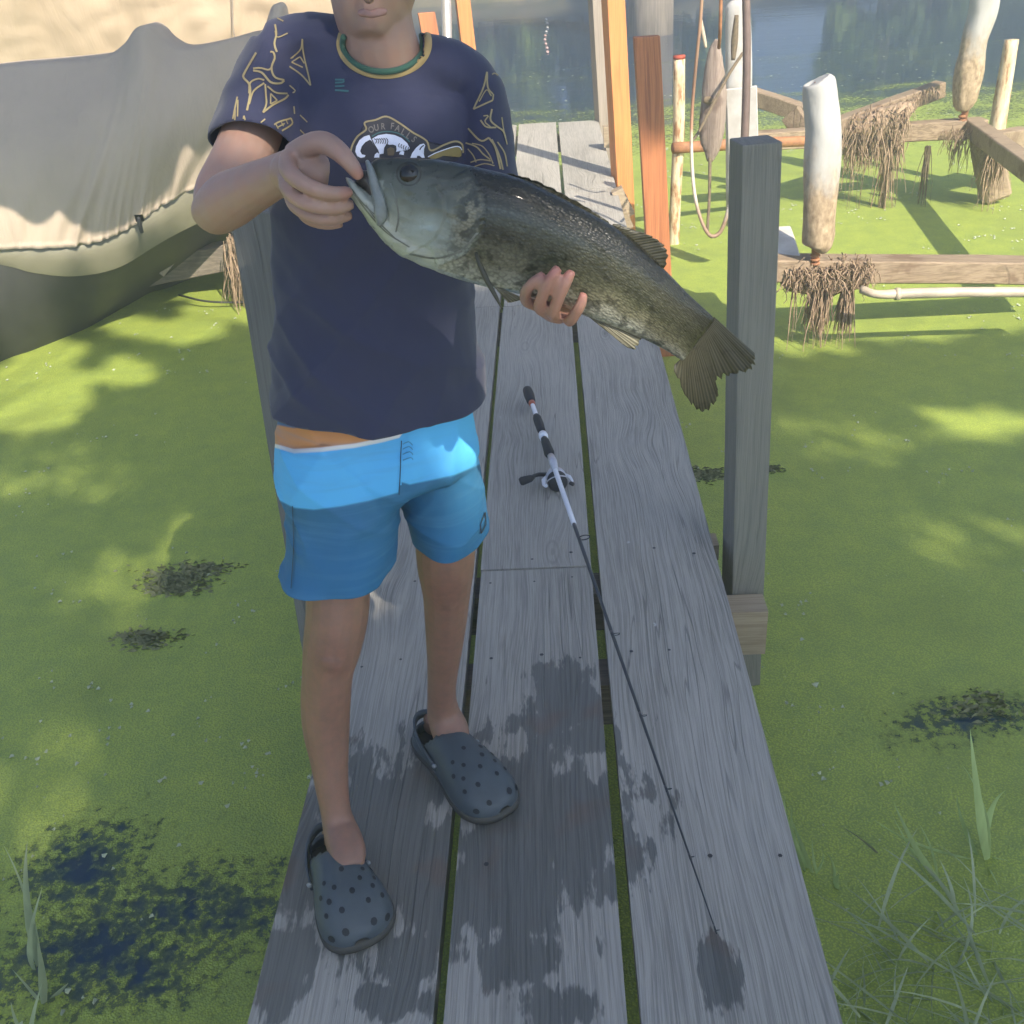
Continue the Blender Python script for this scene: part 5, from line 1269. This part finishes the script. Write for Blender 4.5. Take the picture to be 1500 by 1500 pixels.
oa = obj('algae', al.get(), M['algae']); tag(oa, 'dark stringy algae patches breaking through the duckweed', 'algae', kind='stuff')

# ------------------------------------------------------------------ trees
def leafmesh(centres, rad, n_each, size):
    C_ = np.repeat(np.array(centres, float), n_each, axis=0); n = len(C_); R_ = np.repeat(np.array(rad, float), n_each)
    d = np.random.normal(size=(n, 3)); d /= np.linalg.norm(d, axis=1, keepdims=True); d *= (np.random.rand(n, 1)**.45)*R_[:, None]; d[:, 2] *= .7
    p = C_+d; a = np.random.normal(size=(n, 3)); a /= np.linalg.norm(a, axis=1, keepdims=True); b = np.cross(a, np.random.normal(size=(n, 3))); b /= np.linalg.norm(b, axis=1, keepdims=True)
    s = (size*(.6+.8*np.random.rand(n)))[:, None]
    V = np.stack((p-a*s, p+b*s*.45, p+a*s, p-b*s*.45), 1).reshape(-1, 3); return V.tolist(), [(4*i, 4*i+1, 4*i+2, 4*i+3) for i in range(n)]
def tree(label, x, y, z, h, cw, n=90, size=.22, lowest=.0, group='trees on the far bank', leafc=None, shape=1.0):
    root = thing('tree', label, 'tree', (x, y, z), group); t = MB(); b = Vector((x, y, z-.3))
    lean = Vector((random.uniform(-.05, .05), random.uniform(-.05, .05), 0))*h
    t.add(*tube([b, b+Vector((0, 0, h*.35))+lean*.4, b+Vector((0, 0, h*.7))+lean*.8, b+Vector((0, 0, h*.95))+lean], [h*.032, h*.024, h*.014, h*.004], 10, ref=Vector((0, 1, 0))))
    cs = []; rs = []
    for i in range(n):
        u = lowest+(1-lowest)*random.random(); wr = cw*math.sin(math.pi*min(1, (u-lowest)/(1-lowest)*.70+.27))**shape*random.uniform(.15, 1); a = random.uniform(0, 6.283)
        c_ = (x+lean.x*u+wr*math.cos(a), y+lean.y*u+wr*math.sin(a), z+h*u); cs.append(c_); rs.append(cw*random.uniform(.18, .34))
        if i % 7 == 0: t.add(*tube([b+Vector((0, 0, h*max(.1, u*.75)))+lean*u, Vector(c_)], [h*.009, h*.003], 6, ref=Vector((.3, .9, .1))))
    obj('trunk', t.get(), M['bark'], root); obj('crown', leafmesh(cs, rs, 64, size), leafc or M['leaf'], root, smooth=False); return root
M['leaf2'] = simple('light_tree_leaf', (.24, .34, .07), (.15, .23, .045), 5, .6, .05); M['leaf3'] = simple('dark_tree_leaf', (.10, .155, .04), (.06, .10, .025), 5, .6, .05); M['leaf1'] = simple('mid_tree_leaf', (.16, .24, .055), (.10, .155, .035), 5, .6, .05)
def az(px, Y): d = ray(px, 80); return d.x/d.y*Y
TR = [(560, 27.0, 5.5, 2.21, 'leaf'), (650, 28.5, 6.7, 1.87, 'leaf3'), (715, 27.0, 6.1, 1.27, 'leaf3'), (765, 28.0, 4.5, 0.85, 'leaf2'), (868, 28.5, 6.9, 1.44, 'leaf3'), (925, 28.5, 6.4, 1.36, 'leaf'), (985, 24.7, 6.7, 1.33, 'leaf3'), (1030, 25.8, 6.6, 1.16, 'leaf'), 
      (1238, 27.0, 4.8, 0.64, 'leaf2'), (1290, 27.0, 6.7, 1.16, 'leaf3'), (1345, 27.6, 6.6, 1.28, 'leaf'), (1395, 27.6, 6.7, 0.99, 'leaf3'), (1418, 28.8, 5.6, 0.75, 'leaf2'), (1500, 27.6, 6.6, 1.28, 'leaf3'), (1590, 27.6, 6.6, 1.51, 'leaf'), (450, 27.0, 5.5, 2.21, 'leaf3')]
TL = ['round leafy tree on the bank behind the canopy', 'tall dark tree above the bare bank', 'narrow dark tree mirrored left of the float line', 'slim pale green tree mirrored beside the float line', 'tall dark tree mirrored left of the orange post', 'mid green tree mirrored behind the orange post',
      'broad dark tree mirrored behind the red brown post', 'broad green tree mirrored behind the hose', 'narrow pale tree mirrored alone in the blue water', 'tall dark tree mirrored above the raised beam', 'wide green tree mirrored above the root mat',
      'tall dark tree mirrored left of the far white sleeve', 'small pale tree mirrored at the far white sleeve', 'dark tree mirrored right of the far corner pole', 'wide tree at the far right of the bank', 'dark tree at the far left of the bank']
for (px, Y, h, cw, lm), lb_ in zip(TR, TL):
    tree(lb_, az(px, Y), Y, .4, h*(1 if lm == 'leaf3' else .84), cw, 90, .2, leafc=M['leaf1' if lm == 'leaf' else lm])

# ------------------------------------------------------------------ the trees that shade the near dock
# leaf sprays stand along the sun's rays towards what lies in shade in the photograph
e1 = LDIR.cross(Vector((0, 0, 1))).normalized(); e2 = e1.cross(LDIR).normalized(); CELL = .085
def inpoly(x, y, poly):
    c_ = False; j = len(poly)-1
    for i in range(len(poly)):
        (xi, yi), (xj, yj) = poly[i], poly[j]
        if (yi > y) != (yj > y) and x < (xj-xi)*(y-yi)/(yj-yi)+xi: c_ = not c_
        j = i
    return c_
grid = {}
def mark(p, val):  # 1 shade, 2 sun, 3 shade that must hold
    p = Vector(p); k = (round(p.dot(e1)/CELL), round(p.dot(e2)/CELL)); grid[k] = max(grid.get(k, -9), val) 
    return k
def fillpoly(poly, fn, val, step=14, skip=()):
    xs = [p[0] for p in poly]; ys = [p[1] for p in poly]
    y = min(ys)
    while y <= max(ys):
        x = min(xs)
        while x <= max(xs):
            if inpoly(x, y, poly) and not any(((x-a)/c)**2+((y-b)/d)**2 < 1 for a, b, c, d in skip): mark(fn(x, y), val)
            x += step
        y += step
wz = lambda x, y: PZ(x, y, WZ); dz0 = lambda x, y: PZ(x, y, 0)
SUNL = [(40, 585, 110, 62), (190, 545, 60, 30), (245, 482, 110, 24), (330, 462, 80, 22), (60, 520, 80, 30)]
FAINT = [(262, 792, 74, 34), (142, 868, 66, 50), (95, 1092, 40, 18), (60, 690, 130, 40), (40, 1180, 90, 60), (1420, 790, 90, 34), (1250, 640, 120, 22)]
fillpoly([(-200, 560), (120, 500), (210, 455), (380, 445), (480, 600), (480, 1000), (330, 1560), (-250, 1560)], wz, 1, 10, SUNL)
SUNR = [(1450, 620, 110, 22)]
fillpoly([(960, 545), (1120, 500), (1620, 520), (1700, 1560), (1230, 1560), (1100, 1000)], wz, 1, 10, SUNR)
fillpoly([(640, 462), (970, 462), (1260, 1560), (330, 1560)], dz0, 1, 9)
for Y_ in (1.22, 1.3, 1.36):
    fillpoly([(480, -190), (620, -190), (640, 40), (760, 110), (760, 300), (700, 600), (400, 590), (400, 330), (280, 330), (330, 60), (400, 15), (480, 20)], lambda x, y: P(x, y, Y_), 1, 11)
for Y_ in (1.17, 1.21, 1.26): fillpoly([(396, 600), (572, 640), (560, 700), (540, 760), (560, 870), (410, 870), (425, 740)], lambda x, y: P(x, y, Y_), 3, 8)
fillpoly([(420, 770), (720, 740), (720, 1300), (420, 1400)], lambda x, y: P(x, y, 1.25), 1, 11)
fillpoly([(290, 190), (540, 190), (1110, 460), (1090, 600), (800, 480), (540, 400), (290, 360)], lambda x, y: P(x, y, .97), 1, 8)
fillpoly([(1060, 195), (1150, 195), (1120, 900), (1050, 900)], lambda x, y: P(x, y, 2.17), 1, 8)
fillpoly([(340, 300), (430, 300), (430, 620), (390, 620)], lambda x, y: P(x, y, 1.84), 1, 10)
fillpoly([(925, 45), (970, 45), (972, 100), (928, 125)], lambda x, y: P(x, y, 4.48), 1, 7)
# lit places win
for a, b, c, d in SUNL+SUNR: fillpoly([(a+c*.8*math.cos(t), b+d*.8*math.sin(t)) for t in np.linspace(0, 6.2, 14)], wz, 2, 6)
fillpoly([(592, 640), (706, 592), (712, 700), (714, 735), (650, 750), (600, 745), (584, 690)], lambda x, y: P(x, y, 1.27), 2, 5)
for Y_ in (1.25, 1.31, 1.37): fillpoly([(584, 640), (640, 622), (700, 592), (724, 600), (724, 745), (655, 765), (600, 755)], lambda x, y: P(x, y, Y_), 2, 5)
for Y_ in (4.4, 4.6, 4.75): fillpoly([(1090, 330), (1300, 330), (1300, 425), (1270, 505), (1120, 505)], lambda x, y: P(x, y, Y_), 2, 5)
for t in np.linspace(0, 1, 40):
    for k in range(16):
        a = crom(hem, 40)[int(t*39)]; mark(P(a[0], a[1]+12-9*k, a[2]-.03), 2)
faint = set()
for a, b, c, d in FAINT:
    for x_ in np.arange(a-c, a+c, 7):
        for y_ in np.arange(b-d, b+d, 5):
            if ((x_-a)/c)**2+((y_-b)/d)**2 < 1: q_ = wz(x_, y_); faint.add((round(q_.dot(e1)/CELL), round(q_.dot(e2)/CELL)))
cells = [k for k, v_ in grid.items() if v_ in (1, 3)]
near = set(cells)
for (a, b) in cells:
    for da in range(-2, 3):
        for dbb in range(-2, 3):
            k = (a+da, b+dbb)
            if k not in grid and k not in near and random.random() < .12: near.add(k)
sh = thing('shade_tree', 'leafy tree leaning over the shore and shading the near dock', 'tree', (3.4, -5.6, -.2))
limbs = MB(); cen = []; rad = []; cenf = []; radf = []; hubs = [Vector((3.7, -4.6, 6.4)), Vector((2.3, -4.4, 6.6)), Vector((4.5, -3.2, 6.5)), Vector((3.3, -2.8, 7.0)), Vector((1.5, -3.6, 6.7)), Vector((4.9, -5.0, 6.7))]
for (a, b) in near:
    s_ = 10.2+1.3*noise.noise(Vector((a*.12, b*.12, 3)))+random.uniform(-.25, .25); base = e1*(a*CELL)+e2*(b*CELL)
    # LDIR component so that the spray is s_ metres up-sun of the deck
    tdeck = (0-base.z)/LDIR.z; p = base+LDIR*(tdeck-s_)
    if (a, b) in faint and grid.get((a, b)) == 1: cenf.append(tuple(p)); radf.append(.09)
    else: cen.append(tuple(p)); rad.append(.075)
tk = Vector((3.4, -5.6, -.4))
limbs.add(*tube([tk, tk+Vector((.05, .1, 1.2)), tk+Vector((-.1, .4, 3.4)), tk+Vector((-.2, .9, 5.4))], [.26, .20, .17, .12], 14, ref=Vector((0, 1, 0))))
for h_ in hubs: limbs.add(*tube([tk+Vector((-.12, .5, 3.9)), (tk+Vector((-.15, .7, 4.8))).lerp(h_, .5)+Vector((0, 0, .2)), h_], [.11, .07, .03], 8, ref=Vector((.2, .1, 1))))
for p in random.sample(cen, min(160, len(cen))):
    h_ = min(hubs, key=lambda q: (q-Vector(p)).length); limbs.add(*tube([h_, h_.lerp(Vector(p), .5)+Vector((0, 0, .08)), Vector(p)], [.018, .010, .004], 5, ref=Vector((.2, .1, 1))))
obj('trunk', limbs.get(), M['bark'], sh)
lv1, lv2 = leafmesh(cen, rad, 38, .058), leafmesh(cenf, radf, 7, .06)
crm = MB(); crm.add(*lv1); crm.add(*lv2); obj('crown', crm.get(), M['leaf'], sh, smooth=False)
print('canopy cells', len(cen))
# unseen added cloth, its edge shaped to shade the upper boat cover
edge = [(x_, y_-13) for x_, y_ in [(-160, 250), (-60, 268), (0, 281), (22, 296), (48, 308), (62, 303), (72, 295), (80, 288), (97, 303), (127, 323), (153, 325), (172, 318), (190, 309), (212, 290), (235, 274), (252, 262), (265, 226), (276, 217), (289, 227), (317, 214), (340, 200), (370, 190), (420, 165), (460, 150)]]
Ec = crom(edge, 90); G = []
for j in range(9):
    row = []
    for x, y in Ec:
        Yc = np.interp(x, [h[0] for h in hem], [h[2] for h in hem])-.13
        p0 = P(x, y, Yc); top_ = P(x+6, min(y-40, 25), Yc+.42)+Vector((.02, 0, .16)); p = p0.lerp(top_, j/8)
        row.append(p-LDIR*(2.3+.02*noise.noise(Vector((x*.03, j*.3, 1)))))
    G.append(row)
aw = thing('shade_sheet', 'added scalloped cloth casting shade on the boat cover', 'shade_sheet', G[0][40])
obj('shade_cloth', sheet(G), canvasmat('shade_cloth_canvas', (.46, .38, .27), (.38, .31, .22)), aw)
# ------------------------------------------------------------------ added haze volume imitating the lens veil
HAZE = 0.029
if HAZE:
    g = bpy.data.materials.new('lens_veil_haze'); g.use_nodes = True; t_ = g.node_tree; t_.nodes.clear()
    pv = t_.nodes.new('ShaderNodeVolumePrincipled'); pv.inputs['Density'].default_value = HAZE; pv.inputs['Color'].default_value = (.86, .93, 1.0, 1); pv.inputs['Anisotropy'].default_value = 0.65
    ou = t_.nodes.new('ShaderNodeOutputMaterial'); t_.links.new(pv.outputs[0], ou.inputs['Volume'])
    hz = obj('haze', box((-72, -11, -2.2), (72, 97, 8.8)), g, smooth=False); hz['kind'] = 'stuff'; hz['label'] = 'thin pale haze added to imitate the lens veil'; hz['category'] = 'haze'
S.cycles.volume_bounces = 1; S.cycles.volume_step_rate = 4
